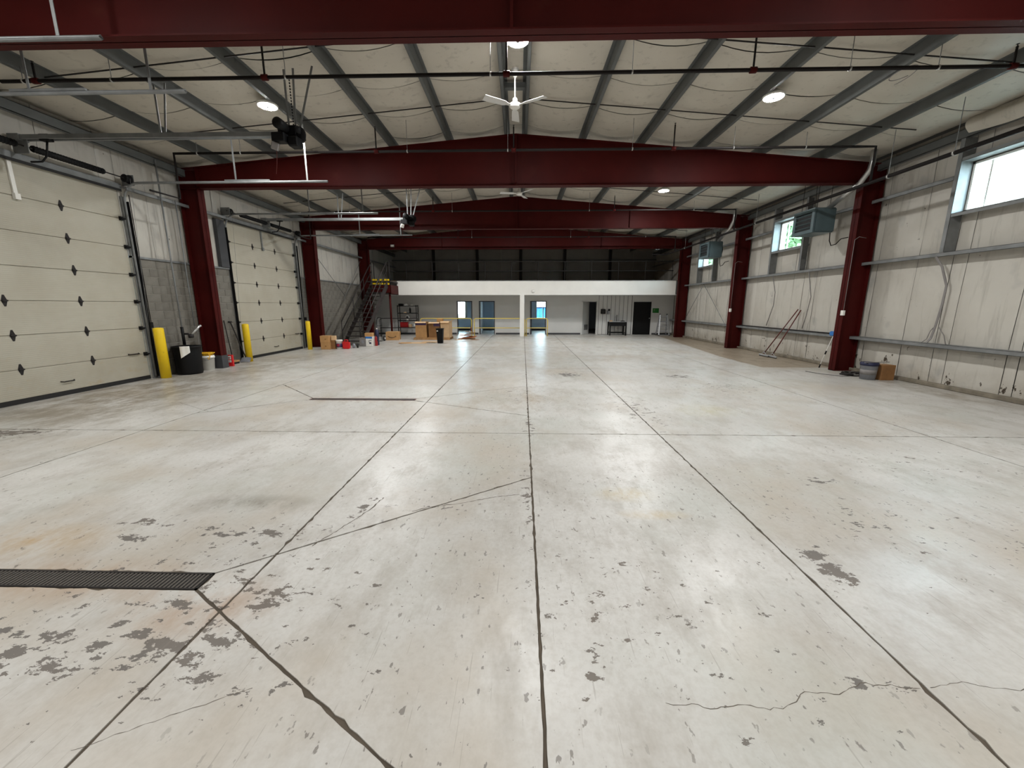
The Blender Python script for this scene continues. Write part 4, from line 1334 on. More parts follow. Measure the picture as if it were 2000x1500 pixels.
MB().tube([(LX1 - .03, LY0 + .05, LZ), (LX1 - .03, LY0 + .05, LZ + 1.05)], .02, 8).build('rail_post', M['handle'], ld)

# ------------------------------------------------------------------ yellow floor guard rails before the offices
def guard_rail(xa, xb, y, label, m):
    t = thing('guard_rail', label, 'railing', ((xa + xb) / 2, y, 0), group='low pipe guard rails before the offices')
    r = .1
    MB().tube([(xa, y, 0), (xa, y, 1.0 - r), (xa + .03, y, 1.0 - .03), (xa + r, y, 1.0), (xb - r, y, 1.0), (xb - .03, y, 1.0 - .03), (xb, y, 1.0 - r), (xb, y, 0)], .024, 8).build('hoop', m, t)
    MB().tube([(xa, y, .46), (xb, y, .46)], .022, 8).build('mid_rail', m, t)
    for x in (xa, xb):
        MB().box(x - .05, x + .05, y - .05, y + .05, 0, .01).build('foot_plate', m, t)
guard_rail(-8.3, -6.06, 23.1, 'grey pipe guard rail section under the stair landing', M['stairsteel'])
guard_rail(-5.92, -2.96, 23.1, 'yellow pipe guard rail section behind the cardboard boxes', M['railyellow'])
guard_rail(-2.80, .13, 23.1, 'yellow pipe guard rail section before the second doorway', M['railyellow'])
guard_rail(.22, 1.44, 23.1, 'short yellow pipe guard rail section right of the white post', M['railyellow'])

# ------------------------------------------------------------------ bollards
def bollard(x, y, r, h, label):
    single(MB().lathe((x, y, 0), [(r, 0), (r, h - .035), (r * .9, h - .01), (r * .55, h), (0, h + .004)], 24), 'bollard', M['yellow'], label, 'bollard', (x, y, 0), 'yellow bollards by the overhead doors')
bollard(-8.76, 9.36, .105, 1.22, 'yellow bollard beside the black barrel')
bollard(-8.66, 12.25, .095, 1.18, 'yellow bollard beside the grey snow shovel')
bollard(-8.56, 15.72, .085, 1.13, 'farthest yellow bollard by the stacked cardboard boxes')
single(MB().box(-8.99, -8.86, 9.36, 9.52, 0, 1.0), 'jamb_guard', M['galv'], 'grey steel guard post behind the nearest yellow bollard', 'post', (-8.92, 9.44, 0), bevel=.01)

# ------------------------------------------------------------------ left-hand floor things
t = thing('black_barrel', 'large black plastic barrel with a white rag over its rim', 'barrel', (-8.67, 9.98, 0))
MB().lathe((-8.67, 9.98, 0), [(.0, .01), (.265, 0), (.275, .05), (.295, .60), (.30, .68), (.315, .69), (.315, .72), (.285, .72), (.27, .10), (.0, .08)], 32).build('body', M['plasticblack'], t)
def rag(u, v):
    a = -1.30 + u * .62
    z = .735 - v * (.30 - .14 * u)
    r = .325 + .008 * math.sin(u * 9)
    return (-8.67 + r * math.cos(a), 9.98 + r * math.sin(a), z)
MB().grid(rag, 8, 8).build('rag', M['strap'] if False else M['white'], t)
t = thing('white_bucket', 'white plastic bucket filled with yellow rope by the left column', 'bucket', (-8.66, 10.60, 0))
MB().lathe((-8.66, 10.60, 0), [(.0, 0), (.125, 0), (.152, .33), (.165, .335), (.165, .36), (.155, .37), (.158, .40), (.148, .40), (.12, .02), (0, .02)], 28).build('body', M['white'], t)
MB().tube([(-8.66 + .168 * math.cos(a), 10.60 + .168 * math.sin(a) * .9 - .01, .33 - .06 * math.sin(PI * i / 12)) for i, a in enumerate([PI + PI * k / 12 for k in range(13)])], .004, 5).build('bail_handle', M['galv'], t)
mb = MB()
rnd = random.Random(5)
for k in range(6):
    r = .10 + .012 * k
    pts = [(-8.66 + (r + .01 * rnd.random()) * math.cos(2 * PI * j / 20), 10.60 + (r + .01 * rnd.random()) * math.sin(2 * PI * j / 20), .40 + .012 * k + .012 * rnd.random()) for j in range(21)]
    mb.tube(pts, .011, 6)
mb.tube([(-8.55, 10.50, .46), (-8.48, 10.46, .40), (-8.50, 10.44, .30), (-8.54, 10.45, .36)], .011, 6)
rp = mb.build('rope_coil', M['rope'], None, loc=(-8.66, 10.60, .39))
tag(rp, 'tangled yellow rope coiled on top of the white bucket', 'rope')
t = thing('extinguisher_sign', 'small red upright sign box with white pictograms beside the column foot', 'sign', (-8.52, 11.25, 0))
MB().box(-8.60, -8.44, 11.22, 11.28, 0, .33).build('board', M['redplastic'], t, bevel=.004)
MB().box(-8.57, -8.475, 11.217, 11.2195, .205, .305).build('upper_panel', M['white'], t)
MB().box(-8.56, -8.475, 11.217, 11.2195, .115, .18).build('lower_panel', M['white'], t)
mb = MB().box(-8.545, -8.52, 11.2155, 11.2168, .215, .27).box(-8.525, -8.495, 11.2155, 11.2168, .255, .27)
mb.box(-8.545, -8.54, 11.2155, 11.2168, .13, .165).box(-8.53, -8.515, 11.2155, 11.2168, .13, .135).box(-8.53, -8.525, 11.2155, 11.2168, .13, .165).box(-8.505, -8.49, 11.2155, 11.2168, .16, .165)
mb.build('pictogram', M['reddark'], t)
t = thing('snow_shovel', 'grey bladed shovel leaning on the block wall by the second door', 'shovel', (-8.66, 12.0, 0))
def blade(u, v):
    x = -8.78 + .30 * u
    return (x, 11.98 + .10 * v, .005 + .13 * v + .02 * math.sin(PI * u))
MB().grid(blade, 8, 4).grid(lambda u, v: tuple(a + b for a, b in zip(blade(u, v), (0, .012, .004))), 8, 4).build('blade', M['greyplastic'], t)
MB().tube([(-8.66, 12.09, .15), (-8.97, 12.05, 1.25)], .017, 8).build('handle', M['handle'], t)
MB().tube([(-8.98, 11.98, 1.25), (-8.98, 12.12, 1.25)], .017, 8).build('grip', M['black'], t)
t = thing('push_broom', 'dark handled broom leaning in the corner beside the shovel', 'broom', (-8.75, 11.65, 0))
MB().tube([(-8.78, 11.70, .10), (-8.975, 11.80, 1.30)], .014, 8).build('handle', M['handle'], t)
MB().box(-8.85, -8.70, 11.56, 11.86, .055, .105).build('head', M['wood'], t)
MB().box(-8.845, -8.705, 11.57, 11.85, .0, .055).build('bristles', M['black'], t)

def carton(x0, x1, y0, y1, z0, h, label, m='card', rz=0.0, name='cardboard_box', group=None, flaps='', tape=True):
    c = ((x0 + x1) / 2, (y0 + y1) / 2, z0)
    t = thing(name, label, 'box', c, group)
    sx, sy = x1 - x0, y1 - y0
    R = Matrix.Rotation(rz, 3, 'Z')
    def at(dx, dy, dz): return Vector(c) + R @ Vector((dx, dy, dz))
    if flaps:
        th = .008
        for (dx, dy, w, d) in ((-sx / 2 + th / 2, 0, th, sy), (sx / 2 - th / 2, 0, th, sy), (0, -sy / 2 + th / 2, sx, th), (0, sy / 2 - th / 2, sx, th)):
            MB().obox(at(dx, dy, h / 2), (w, d, h), rz).build('side', M[m], t)
        MB().obox(at(0, 0, .004), (sx, sy, .008), rz).build('bottom', M[m], t)
        if 'f' in flaps: MB().obox(at(0, -sy / 2 - .07, h - .02), (sx * .96, .16, .006), rz, rx=.35).build('flap', M['cardlight'], t)
        if 'l' in flaps: MB().obox(at(-sx / 2 - .06, 0, h - .02), (.15, sy * .96, .006), rz, ry=-.4).build('flap', M['cardlight'], t)
        if 'r' in flaps: MB().obox(at(sx / 2 + .05, 0, h + .03), (.14, sy * .96, .006), rz, ry=-.5).build('flap', M['cardlight'], t)
    else:
        MB().obox(at(0, 0, h / 2), (sx, sy, h), rz).build('body', M[m], t, bevel=.004)
        if tape:
            MB().obox(at(0, 0, h + .001), (sx * .98, .05, .002), rz).build('tape', M['cardlight'], t)
    return t, at
t, at = carton(-8.12, -7.76, 15.72, 16.05, 0, .27, 'lower cardboard box of the stack behind the farthest bollard')
MB().obox(at(.02, -.166, .13), (.06, .003, .05)).build('hand_hole', M['carddark'], t)
t, at = carton(-8.14, -7.78, 15.74, 16.06, .2715, .27, 'upper cardboard box of the stack behind the farthest bollard')
MB().obox(at(.04, -.161, .14), (.07, .003, .04)).build('print_mark', M['carddark'], t)
t, at = carton(-7.755, -7.61, 15.86, 16.1, .0, .36, 'narrow brown carton wedged beside the stacked boxes', 'carddark')
t, at = carton(-7.755, -7.60, 15.87, 16.07, .36, .17, 'small pale tilted box on top beside the stacked boxes', 'cardlight', .12)
t = thing('paint_pail', 'white paint pail with a purple label on the floor', 'pail', (-7.46, 15.95, 0))
MB().lathe((-7.46, 15.95, 0), [(0, 0), (.112, 0), (.128, .31), (.137, .312), (.137, .36), (.125, .372), (0, .372)], 26).build('body', M['white'], t)
MB().lathe((-7.46, 15.95, 0), [(.1195, .075), (.1275, .225)], 26).build('label', M['purple'], t)
mb = MB()
for (a0, a1, z0, z1) in ((-2.0, -1.1, .17, .20), (-1.9, -1.2, .12, .145)):
    mb.grid(lambda u, v: (-7.46 + .1285 * math.cos(a0 + (a1 - a0) * u), 15.95 + .1285 * math.sin(a0 + (a1 - a0) * u), z0 + (z1 - z0) * v), 6, 1)
mb.build('label_print', M['redplastic'], t)
t = thing('red_jerrycan', 'bright red plastic fuel can beside the white paint pail', 'can', (-7.18, 15.98, 0))
MB().box(-7.32, -7.05, 15.88, 16.07, 0, .30).build('body', M['redplastic'], t, bevel=.03, seg=2)
MB().tube([(-7.28, 15.98, .29), (-7.24, 15.98, .365), (-7.13, 15.98, .365), (-7.09, 15.98, .29)], .018, 8).build('handle', M['redplastic'], t)
MB().lathe((-7.07, 15.98, .28), [(.03, 0), (.03, .05), (.015, .06), (.012, .12)], 10).build('spout', M['black'], t)
single(MB().lathe((-7.03, 16.32, 0), [(0, 0), (.055, 0), (.058, .15), (.04, .165), (.03, .19), (0, .19)], 16), 'plastic_jar', M['greyplastic'], 'small grey green jar at the foot of the stairs', 'jar', (-7.03, 16.32, 0))
single(MB().lathe((-6.90, 16.38, 0), [(0, 0), (.04, 0), (.042, .12), (.02, .15), (.018, .18), (0, .18)], 14), 'dark_bottle', M['handle'], 'small dark bottle next to the grey jar by the stairs', 'bottle', (-6.90, 16.38, 0))
t, at = carton(-7.06, -6.80, 16.98, 17.24, 0, .36, 'grey carton beside the stair foot', 'strap', name='grey_carton')
MB().obox(at(.02, -.1315, .2), (.1, .002, .14)).build('print_mark', M['greyplastic'], t)
t, at = carton(-6.79, -6.50, 17.0, 17.28, 0, .42, 'white carton with a blue top band beside the stairs', 'white', name='white_carton', tape=False)
MB().obox(at(0, -.1405, .375), (.288, .003, .085)).build('blue_band', M['blue'], t)
mb = MB()
mb.obox(at(.05, -.1405, .25), (.12, .003, .02)).obox(at(.0, -.1405, .21), (.02, .003, .10)).obox(at(.05, -.1405, .14), (.09, .003, .07))
mb.build('print_mark', M['navy'], t)
carton(-6.83, -6.50, 17.02, 17.26, .42, .15, 'small cardboard box lying on the white carton', 'card', .05)
t = thing('fire_extinguisher', 'red fire extinguisher standing beside the white carton', 'fire extinguisher', (-6.42, 17.25, 0))
MB().lathe((-6.42, 17.25, 0), [(0, 0), (.055, 0), (.058, .02), (.058, .33), (.04, .38), (.018, .40), (.018, .43), (0, .43)], 18).build('cylinder', M['reddark'], t)
MB().tube([(-6.42, 17.25, .42), (-6.36, 17.22, .45), (-6.34, 17.20, .40), (-6.35, 17.20, .2)], .01, 6).build('hose', M['black'], t)
t = thing('blue_bottle', 'tall blue bottle with a white cap behind the extinguisher', 'bottle', (-6.48, 17.55, 0))
MB().lathe((-6.48, 17.55, 0), [(0, 0), (.075, 0), (.078, .02), (.078, .60), (.05, .68), (.03, .70)], 18).build('body', M['navy'], t)
MB().lathe((-6.48, 17.55, .70), [(.032, 0), (.034, .05), (0, .055)], 14).build('cap', M['white'], t)
t = thing('hand_truck', 'black two wheeled hand truck standing by the smiling carton', 'hand truck', (-7.05, 19.6, 0))
for x in (-7.22, -6.98):
    MB().tube([(x, 19.55, .06), (x, 19.62, 1.0), (x + (.02 if x < -7.1 else -.02), 19.66, 1.12), (x + (.07 if x < -7.1 else -.07), 19.68, 1.15), (-7.10, 19.68, 1.15)], .017, 8).build('upright', M['black'], t)
for z in (.25, .5, .75):
    MB().tube([(-7.22, 19.565 + z * .06, z), (-6.98, 19.565 + z * .06, z)], .012, 6).build('cross_bar', M['black'], t)
MB().box(-7.26, -6.94, 19.36, 19.58, .01, .022).build('toe_plate', M['black'], t)
for x in (-7.30, -6.90):
    MB().lathe((x, 19.66, .13), [(.05, -.035), (.12, -.03), (.13, 0), (.12, .03), (.05, .035)], 20, 'X').build('wheel', M['rubber'], t)
    MB().lathe((x, 19.66, .13), [(.055, -.038), (.055, .038)], 14, 'X').build('hub', M['white'], t)
t, at = carton(-6.98, -6.34, 20.05, 20.62, 0, .42, 'large brown carton with a dark smile shaped arrow print', 'card', .12)
mb = MB()
pts = [at(-.22 + .04 * k, -.288, .20 - .075 * math.sin(PI * k / 10)) for k in range(11)]
for k in range(10):
    mb.bar(pts[k], pts[k + 1], .003, .03 - .0022 * abs(k - 4))
mb.bar(pts[10], pts[10] + Vector((-.05, 0, .03)), .003, .015)
mb.bar(pts[10], pts[10] + Vector((.0, 0, -.05)), .003, .015)
mb.build('smile_print', M['print'], t)

# shelf rack
RX0, RX1, RY0, RY1 = -7.36, -6.22, 23.42, 23.86
t = thing('shelf_rack', 'black four tier wire shelf rack against the grey office wall', 'shelf rack', ((RX0 + RX1) / 2, (RY0 + RY1) / 2, 0))
for x in (RX0 + .02, RX1 - .02):
    for y in (RY0 + .02, RY1 - .02):
        MB().tube([(x, y, 0), (x, y, 1.76)], .024, 8).build('post', M['black'], t)
SHZ = (.46, .88, 1.31, 1.72)
for z in SHZ:
    sh = MB().box(RX0, RX1, RY0, RY0 + .02, z - .04, z).box(RX0, RX1, RY1 - .02, RY1, z - .04, z).box(RX0, RX0 + .02, RY0, RY1, z - .04, z).box(RX1 - .02, RX1, RY0, RY1, z - .04, z).build('shelf', M['black'], t)
    for k in range(9):
        y = RY0 + .04 + k * (RY1 - RY0 - .08) / 8
        MB().box(RX0 + .01, RX1 - .01, y - .004, y + .004, z - .012, z - .002).build('wire', M['black'], sh)
single(MB().box(-7.30, -7.06, 23.5, 23.78, 1.72, 1.84), 'black_case', M['plasticblack'], 'flat black case on the top left of the shelf rack', 'case', (-7.18, 23.64, 1.72), bevel=.015)
def lump(c, s, seed, name, m, label, cat):
    rnd = random.Random(seed)
    mb = MB()
    n, k = 16, 8
    prof = []
    def fn(u, v):
        a = 2 * PI * u; b = PI / 2 * v
        w = 1 + .12 * math.sin(3 * a + seed) * math.cos(b) + .06 * math.sin(7 * a + 2 * v)
        return (c[0] + s[0] * w * math.cos(a) * math.cos(b), c[1] + s[1] * w * math.sin(a) * math.cos(b), c[2] + s[2] * math.sin(b) * (1 + .06 * math.sin(5 * a)))
    mb.grid(fn, n, k)
    mb.add([fn(i / n, 0) for i in range(n)], [tuple(reversed(range(n)))])
    return single(mb, name, m, label, cat, c)
lump((-6.90, 23.64, 1.72), (.13, .14, .13), 1, 'white_bag', M['white'], 'rounded white bag on the top shelf of the rack', 'bag')
lump((-6.55, 23.64, 1.72), (.10, .12, .07), 2, 'white_cloth', M['white'], 'small white cloth on the top right of the rack', 'cloth')
lump((-6.95, 23.64, 1.31), (.09, .1, .05), 3, 'pale_rag', M['cardlight'], 'small pale rag on the second shelf of the rack', 'rag')
single(MB().lathe((-6.66, 23.66, 1.31), [(0, 0), (.05, 0), (.055, .20), (.03, .25), (.028, .31), (0, .31)], 14), 'black_flask', M['plasticblack'], 'tall black flask on the second shelf of the rack', 'flask', (-6.66, 23.66, 1.31))
t = thing('desk_fan', 'small round white desk fan on the third shelf', 'fan', (-6.85, 23.66, .88))
MB().lathe((-6.85, 23.66, .88), [(0, 0), (.08, 0), (.07, .02), (.015, .03), (.015, .08)], 16).build('foot', M['white'], t)
MB().lathe((-6.85, 23.66, 1.04), [(.10, -.03), (.125, 0), (.10, .03), (.085, .03), (.085, -.03)], 20, 'Y').build('cage_ring', M['white'], t)
MB().lathe((-6.85, 23.66, 1.04), [(0, -.045), (.035, -.04), (.04, .04), (0, .05)], 14, 'Y').build('motor', M['handle'], t)
t = thing('red_toolbox', 'red toolbox on the lowest shelf of the rack', 'toolbox', (-7.03, 23.64, .46))
MB().box(-7.26, -6.80, 23.52, 23.76, .46, .72).build('body', M['reddark'], t, bevel=.012)
MB().box(-7.27, -6.79, 23.51, 23.77, .72, .77).build('lid', M['reddark'], t, bevel=.012)
MB().tube([(-7.12, 23.64, .77), (-7.10, 23.64, .81), (-6.96, 23.64, .81), (-6.94, 23.64, .77)], .012, 6).build('handle', M['black'], t)
carton(-6.76, -6.60, 23.55, 23.75, .46, .18, 'small carton right of the red toolbox', 'cardlight')
single(MB().lathe((-6.45, 23.64, .46), [(0, 0), (.055, 0), (.055, .17), (.04, .19), (0, .19)], 14), 'spray_can', M['white'], 'short white can at the right end of the lowest shelf', 'can', (-6.45, 23.64, .46))

# cartons on the pallet
t = thing('wooden_pallet', 'low wooden pallet under the tall cartons', 'pallet', (-4.65, 20.75, 0))
for k in range(6):
    y = 20.28 + k * .18
    MB().box(-5.6, -3.72, y, y + .12, .09, .11).build('deck_board', M['wood'], t)
for y in (20.28, 20.72, 21.18):
    MB().box(-5.6, -3.72, y, y + .08, .0, .09).build('runner', M['wood'], t)
t, at = carton(-5.50, -4.93, 20.34, 20.90, .11, .80, 'tall open carton with a purple band, leftmost on the pallet', 'card', .0, flaps='lf')
MB().obox(at(0, -.2815, .70), (.55, .003, .13)).build('purple_band', M['purple'], t)
t, at = carton(-4.82, -4.24, 20.36, 20.92, .11, .78, 'tall open carton with a purple corner, middle of the pallet', 'carddark', .0, flaps='f')
MB().obox(at(.12, -.2815, .66), (.32, .003, .16)).build('purple_band', M['purple'], t)
t, at = carton(-4.20, -3.74, 20.32, 21.1, .11, .82, 'tall plain carton at the right end of the pallet', 'cardlight', .0, flaps='rf')
carton(-4.52, -4.22, 20.95, 21.25, .11, .95, 'narrow carton standing up behind the tall cartons', 'card')
t = thing('waste_bin', 'tapered black waste bin with a white label before the cartons', 'bin', (-3.86, 18.55, 0))
MB().lathe((-3.86, 18.55, 0), [(0, 0), (.165, 0), (.215, .64), (.235, .645), (.235, .69), (.215, .69), (.155, .03), (0, .03)], 4, a0=PI / 4).build('body', M['plasticblack'], t, bevel=.01)
MB().obox((-3.95, 18.365, .58), (.07, .004, .05), rx=-.07).build('label', M['white'], t)
rnd = random.Random(11)
def sheet(c, sx, sy, rz, rx, ry, label, m, name='cardboard_sheet', th=.012, group='flattened cardboard on the floor'):
    single(MB().obox(c, (sx, sy, th), rz, rx, ry), name, M[m], label, 'cardboard', c, group)
sheet((-5.15, 18.55, .006), 1.25, .62, .05, 0, 0, 'large flat pale cardboard sheet on the floor before the cartons', 'cardlight')
sheet((-5.5, 18.42, .018), .52, .34, .5, 0, 0, 'smaller brown cardboard piece on the large flat sheet', 'card')
sheet((-4.45, 18.95, .019), .7, .45, -.15, 0, 0, 'flat cardboard sheet nearest the black waste bin', 'cardlight')
for k, (c, sx, sy, rz, rx, ry, m, lab) in enumerate((
    ((-2.95, 20.95, .012), .90, .62, .1, .0, .0, 'carddark', 'lowest dark cardboard sheet of the scrap pile'),
    ((-2.84, 20.92, .085), .80, .46, -.25, .12, -.10, 'orangewood', 'orange brown sheet second from the bottom of the scrap pile'),
    ((-2.95, 20.90, .175), .70, .40, .3, -.12, .14, 'orangewood', 'rusty brown sheet in the middle of the scrap pile'),
    ((-2.80, 20.95, .265), .62, .36, -.4, .12, -.16, 'carddark', 'dark brown cardboard second from the top of the scrap pile'),
    ((-2.77, 20.98, .355), .50, .30, .15, -.12, .14, 'card', 'topmost small cardboard of the scrap pile'),
    ((-3.30, 20.40, .008), .34, .24, .6, .0, .0, 'cardlight', 'pale small scrap on the floor before the pile'),
    ((-2.45, 20.36, .008), .40, .22, -.4, .0, .0, 'carddark', 'dark scrap on the floor right of the pile'))):
    sheet(c, sx, sy, rz, rx, ry, lab, m, 'cardboard_scrap', .012, 'scrap pile before the leftmost doorway')
single(MB().lathe((-2.72, 21.0, .40), [(0, 0), (.04, 0), (.04, .16), (.02, .2), (.018, .26), (0, .26)], 12), 'dark_bottle', M['handlered'], 'dark brown bottle standing on the scrap pile', 'bottle', (-2.72, 21.0, .40))

# ------------------------------------------------------------------ office front things
t = thing('utility_sink', 'black framed utility sink with a gooseneck tap on the ribbed panel', 'sink', (5.6, 23.85, 0))
X0, X1, Ya, Yb = 5.10, 6.10, 23.55, 24.22
for x in (X0 + .04, X1 - .04):
    for y in (Ya + .04, Yb - .04):
        MB().box(x - .03, x + .03, y - .03, y + .03, 0, .78).build('leg', M['black'], t)
MB().box(X0 + .05, X1 - .05, Ya + .02, Yb - .02, .55, .78).build('basin', M['black'], t, bevel=.01)
MB().box(X0, X1, Ya, Yb, .78, .805).build('rim', M['alu'], t, bevel=.004)
MB().box(X0 + .04, X1 - .04, Ya + .02, Ya + .06, .14, .18).build('brace', M['black'], t)
MB().box(X0 + .04, X1 - .04, Yb - .06, Yb - .02, .14, .18).build('brace', M['black'], t)
MB().tube([(5.55, 24.1, .80), (5.55, 24.1, 1.06), (5.53, 24.04, 1.12), (5.50, 23.97, 1.10), (5.49, 23.93, 1.0)], .014, 8).build('tap', M['alu'], t)
MB().tube([(5.62, 24.1, .80), (5.62, 24.1, 1.18)], .018, 8).build('tap_spring', M['handle'], t)
MB().tube([(5.55, 23.9, .55), (5.55, 23.9, .36), (5.60, 23.95, .30), (5.68, 24.0, .34), (5.68, 24.15, .36)], .022, 8).build('drain_trap', M['white'], t)
single(MB().box(5.14, 5.30, 23.75, 23.95, .805, .87), 'pink_tray', M['cardlight'], 'small pale tray on the left of the sink rim', 'tray', (5.22, 23.85, .805), bevel=.01)
lump((5.92, 23.85, .805), (.14, .12, .05), 4, 'dark_cloth', M['plasticblack'], 'dark folded cloth on the right of the sink rim', 'cloth')
t = thing('towel_dispenser', 'square black dispenser on the ribbed panel beside the ajar door', 'dispenser', (4.81, YO - .09, 1.24))
MB().box(4.68, 4.95, YO - .17, YO - .021, 1.24, 1.52).build('body', M['plasticblack'], t, bevel=.02)
MB().box(4.73, 4.90, YO - .174, YO - .169, 1.28, 1.46).build('window_panel', M['handle'], t)
t = thing('soap_dispenser', 'small grey soap dispenser with a dark top right of the square one', 'dispenser', (5.13, YO - .07, 1.22))
MB().box(5.05, 5.20, YO - .12, YO - .021, 1.22, 1.42).build('body', M['greyplastic'], t, bevel=.02)
MB().box(5.12, 5.22, YO - .13, YO - .021, 1.42, 1.53).build('top_cover', M['plasticblack'], t, bevel=.015)
t = thing('safety_sign', 'green rectangular sign on the wall beside the black door', 'sign', (7.95, YO - .01, 1.3))
MB().box(7.77, 8.14, YO - .012, YO, 1.30, 1.57).build('board', M['green'], t)
mb = MB().box(7.83, 7.91, YO - .0145, YO - .0125, 1.47, 1.52).box(7.85, 7.88, YO - .0145, YO - .0125, 1.40, 1.47)
mb.build('symbol', M['leaf'], t)['label'] = 'faint pale pictogram'
t = thing('folding_ladder', 'aluminium multi position ladder standing beside the far right column', 'ladder', (8.25, 23.75, 0))
for (ya, yb, ztop, m) in ((23.45, 23.72, 1.20, 'alu'), (24.0, 23.80, 1.16, 'greyplastic')):
    for s in (-1, 1):
        MB().bar((8.25 + s * .30, ya, .02), (8.25 + s * .20, yb, ztop), .06, .03).build('side_rail', M[m], t)
        MB().box(8.25 + s * .30 - .04, 8.25 + s * .30 + .04, ya - .04, ya + .04, 0, .04).build('foot', M['rubber'], t)
    for k in range(4):
        f = .2 + .24 * k
        w = .30 - .10 * f
        MB().bar((8.25 - w, ya + (yb - ya) * f, ztop * f), (8.25 + w, ya + (yb - ya) * f, ztop * f), .05, .028).build('rung', M[m], t)
for s in (-1, 1):
    MB().lathe((8.25 + s * .20, 23.76, 1.20), [(.03, -.03), (.055, -.02), (.055, .02), (.03, .03)], 14, 'X').build('hinge', M['black'], t)
MB().bar((7.98, 23.42, .04), (8.52, 23.42, .04), .06, .03).build('stabiliser_bar', M['alu'], t)
t = thing('alarm_bell', 'round white alarm sounder on the fascia right of the white post', 'alarm', (.57, YF, 2.5))
MB().lathe((.57, YF, 2.51), [(.09, 0), (.09, -.03), (.06, -.06), (0, -.065)], 24, 'Y').build('dome', M['white'], t)
MB().lathe((.57, YF, 2.51), [(.10, .0), (.10, -.012)], 24, 'Y').build('base_ring', M['greypaint'], t)
t = thing('exit_box', 'small grey box on the far red beam at the left', 'box', (-7.1, FRAMES[3] - .06, 4.9))
MB().box(-7.20, -7.0, FRAMES[3] - .10, FRAMES[3] - .007, 4.84, 4.98).build('housing', M['strap'], t, bevel=.01)
MB().box(-7.18, -7.02, FRAMES[3] - .104, FRAMES[3] - .10, 4.86, 4.96).build('face_plate', M['white'], t)

# ------------------------------------------------------------------ right-hand floor things
t = thing('grey_pail', 'grey pail with a dark blue lid by the right wall', 'pail', (8.32, 9.62, 0))
MB().lathe((8.32, 9.62, 0), [(0, 0), (.145, 0), (.165, .33), (.172, .335), (.172, .36), (0, .36)], 28).build('body', M['greyplastic'], t)
MB().lathe((8.32, 9.62, 0), [(.178, .335), (.18, .40), (.165, .41), (0, .41)], 28).build('lid', M['navy'], t)
MB().lathe((8.32, 9.62, 0), [(.1535, .12), (.1605, .24)], 28).build('label', M['strap'], t)
MB().bar((8.10, 9.50, .418), (8.75, 9.60, .418), .03, .012).build('stick_on_lid', M['strap'], t)
carton(8.50, 8.80, 9.46, 9.74, 0, .36, 'brown carton between the grey pail and the right wall', 'carddark')
rnd = random.Random(21)
mb = MB()
for k in range(5):
    c = (8.42 + .06 * rnd.random(), 10.12 + .1 * rnd.random())
    rx, ry = .24 + .05 * rnd.random(), .16 + .12 * rnd.random()
    ph = rnd.random() * 6
    mb.tube([(c[0] + rx * math.cos(2 * PI * j / 24 + ph), c[1] + ry * math.sin(2 * PI * j / 24 + ph), .014 + .011 * k + .006 * math.sin(j)) for j in range(23)], .011, 6)
mb.tube([(8.3, 10.0, .012), (8.0, 9.95, .012), (7.7, 10.3, .012), (7.6, 10.7, .012)], .006, 6)
single(mb, 'garden_hose', M['handle'], 'dark hose loosely coiled on the floor at the right column foot', 'hose', (8.45, 10.15, 0))
def squeegee(bx, by, tx, ty, tz, label, w, seed):
    t = thing('floor_squeegee', label, 'squeegee', (bx, by, 0), group='floor squeegees leaning on the right wall')
    MB().tube([(bx, by, .10), (tx, ty, tz)], .017, 8).build('handle', M['handlered'], t)
    MB().bar((bx, by - w, .055), (bx, by + w, .055), .03, .05).build('blade_holder', M['alu'], t)
    MB().box(bx - .006, bx + .006, by - w, by + w, 0, .045).build('rubber_blade', M['rubber'], t)
    for s in (-1, 1):
        MB().tube([(bx, by, .16), (bx, by + s * w * .55, .08)], .009, 6).build('stay', M['alu'], t)
squeegee(8.40, 13.95, 8.93, 13.30, 1.62, 'red handled floor squeegee leaning on the right wall, farther one', .26, 1)
squeegee(8.45, 13.55, 8.93, 13.16, 1.60, 'red handled floor squeegee leaning on the right wall, nearer one', .24, 2)
t = thing('flat_mop', 'white handled mop with a blue head upside down by the right column', 'mop', (8.48, 11.42, 0))
MB().tube([(8.48, 11.42, .0), (8.50, 11.42, .10)], .017, 8).build('grip', M['black'], t)
MB().tube([(8.50, 11.42, .10), (8.74, 11.42, .90)], .012, 8).build('handle', M['white'], t)
MB().tube([(8.585, 11.42, .38), (8.615, 11.42, .48)], .018, 8).build('grip_sleeve', M['black'], t)
MB().box(8.70, 8.78, 11.30, 11.54, .90, 1.03).build('head', M['blue'], t, bevel=.02, seg=2)
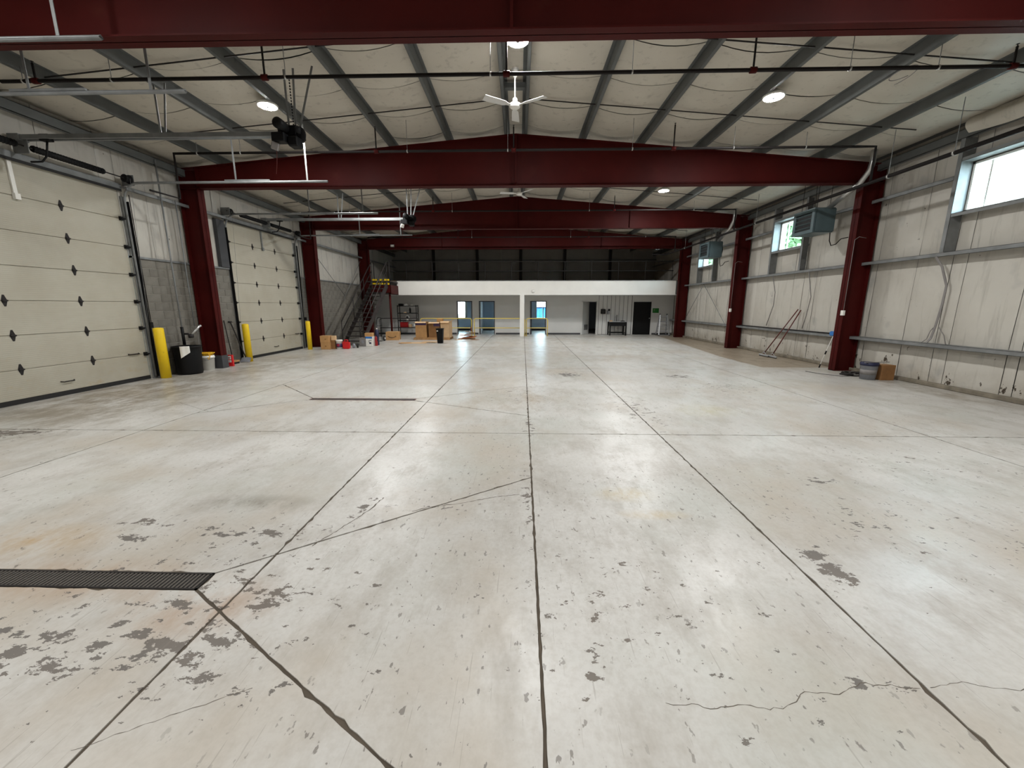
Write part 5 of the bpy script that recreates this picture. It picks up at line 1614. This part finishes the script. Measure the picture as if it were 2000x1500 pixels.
# grey strap and wires hanging on the wall
t = thing('hanging_strap', 'grey strap of taped cable hanging from the upper girt on the right wall', 'strap', (8.88, 8.9, 2.74))
pts = [(8.78, 9.02, 2.76), (8.86, 8.93, 2.55), (8.90, 8.80, 2.15), (8.89, 8.80, 1.75), (8.88, 8.83, 1.35), (8.86, 8.86, 1.05), (8.80, 8.88, .95)]
mb = MB()
for a, b in zip(pts, pts[1:]):
    mb.bar(a, b, .045, .012, up=(1, 0, 0))
mb.build('strap', M['strap'], t)
MB().tube([(8.89, 8.78, 1.3), (8.92, 8.66, 1.12), (8.88, 8.55, .94)], .008, 6).build('loose_end', M['strap'], t)
MB().tube([(8.89, 8.86, 1.3), (8.91, 8.95, 1.2), (8.84, 8.93, 1.02), (8.80, 9.0, .93)], .008, 6).build('loose_end', M['strap'], t)
for i, (pp, lab) in enumerate((
    ([(8.80, 14.65, 2.75), (8.92, 14.6, 2.2), (8.93, 14.62, 1.75), (8.93, 14.9, 1.02)], 'thin grey wire hanging under the second window, farther one'),
    ([(8.80, 12.85, 2.75), (8.93, 12.8, 2.0), (8.93, 12.9, 1.4), (8.93, 13.0, 1.02)], 'thin grey wire hanging left of the nearer heater'))):
    single(MB().tube(pp, .012, 6), 'hanging_wire', M['strap'], lab, 'wire', pp[0], 'wires hanging on the right wall')
p = [(8.86, 11.2, 1.0), (8.86, 13.0, .98), (8.86, 15.0, 1.0), (8.86, 16.5, .99)]
single(MB().tube([(8.88, 11.12, .955), (8.88, 13.0, .955), (8.88, 15.0, .955), (8.88, 16.55, .955)], .018, 8), 'steel_pipe', M['handle'], 'dark steel pipe lying on the lower girt between the right columns', 'pipe', (8.88, 13.8, .955))
# coil of wire hung on the roof purlin at the upper right
c = Vector((6.05, 7.35, zr(6.1, 7.4) - .05))
single(MB().tube([c + Vector((.10 * math.cos(a) + .02 * k / 10, .22 * math.sin(a), .05 * math.sin(a * .5))) for k, a in enumerate([PI * 2.4 * j / 24 for j in range(25)])], .006, 6), 'wire_loop', M['strap'], 'loose loop of pale wire hanging from a purlin at the upper right', 'wire', tuple(c))
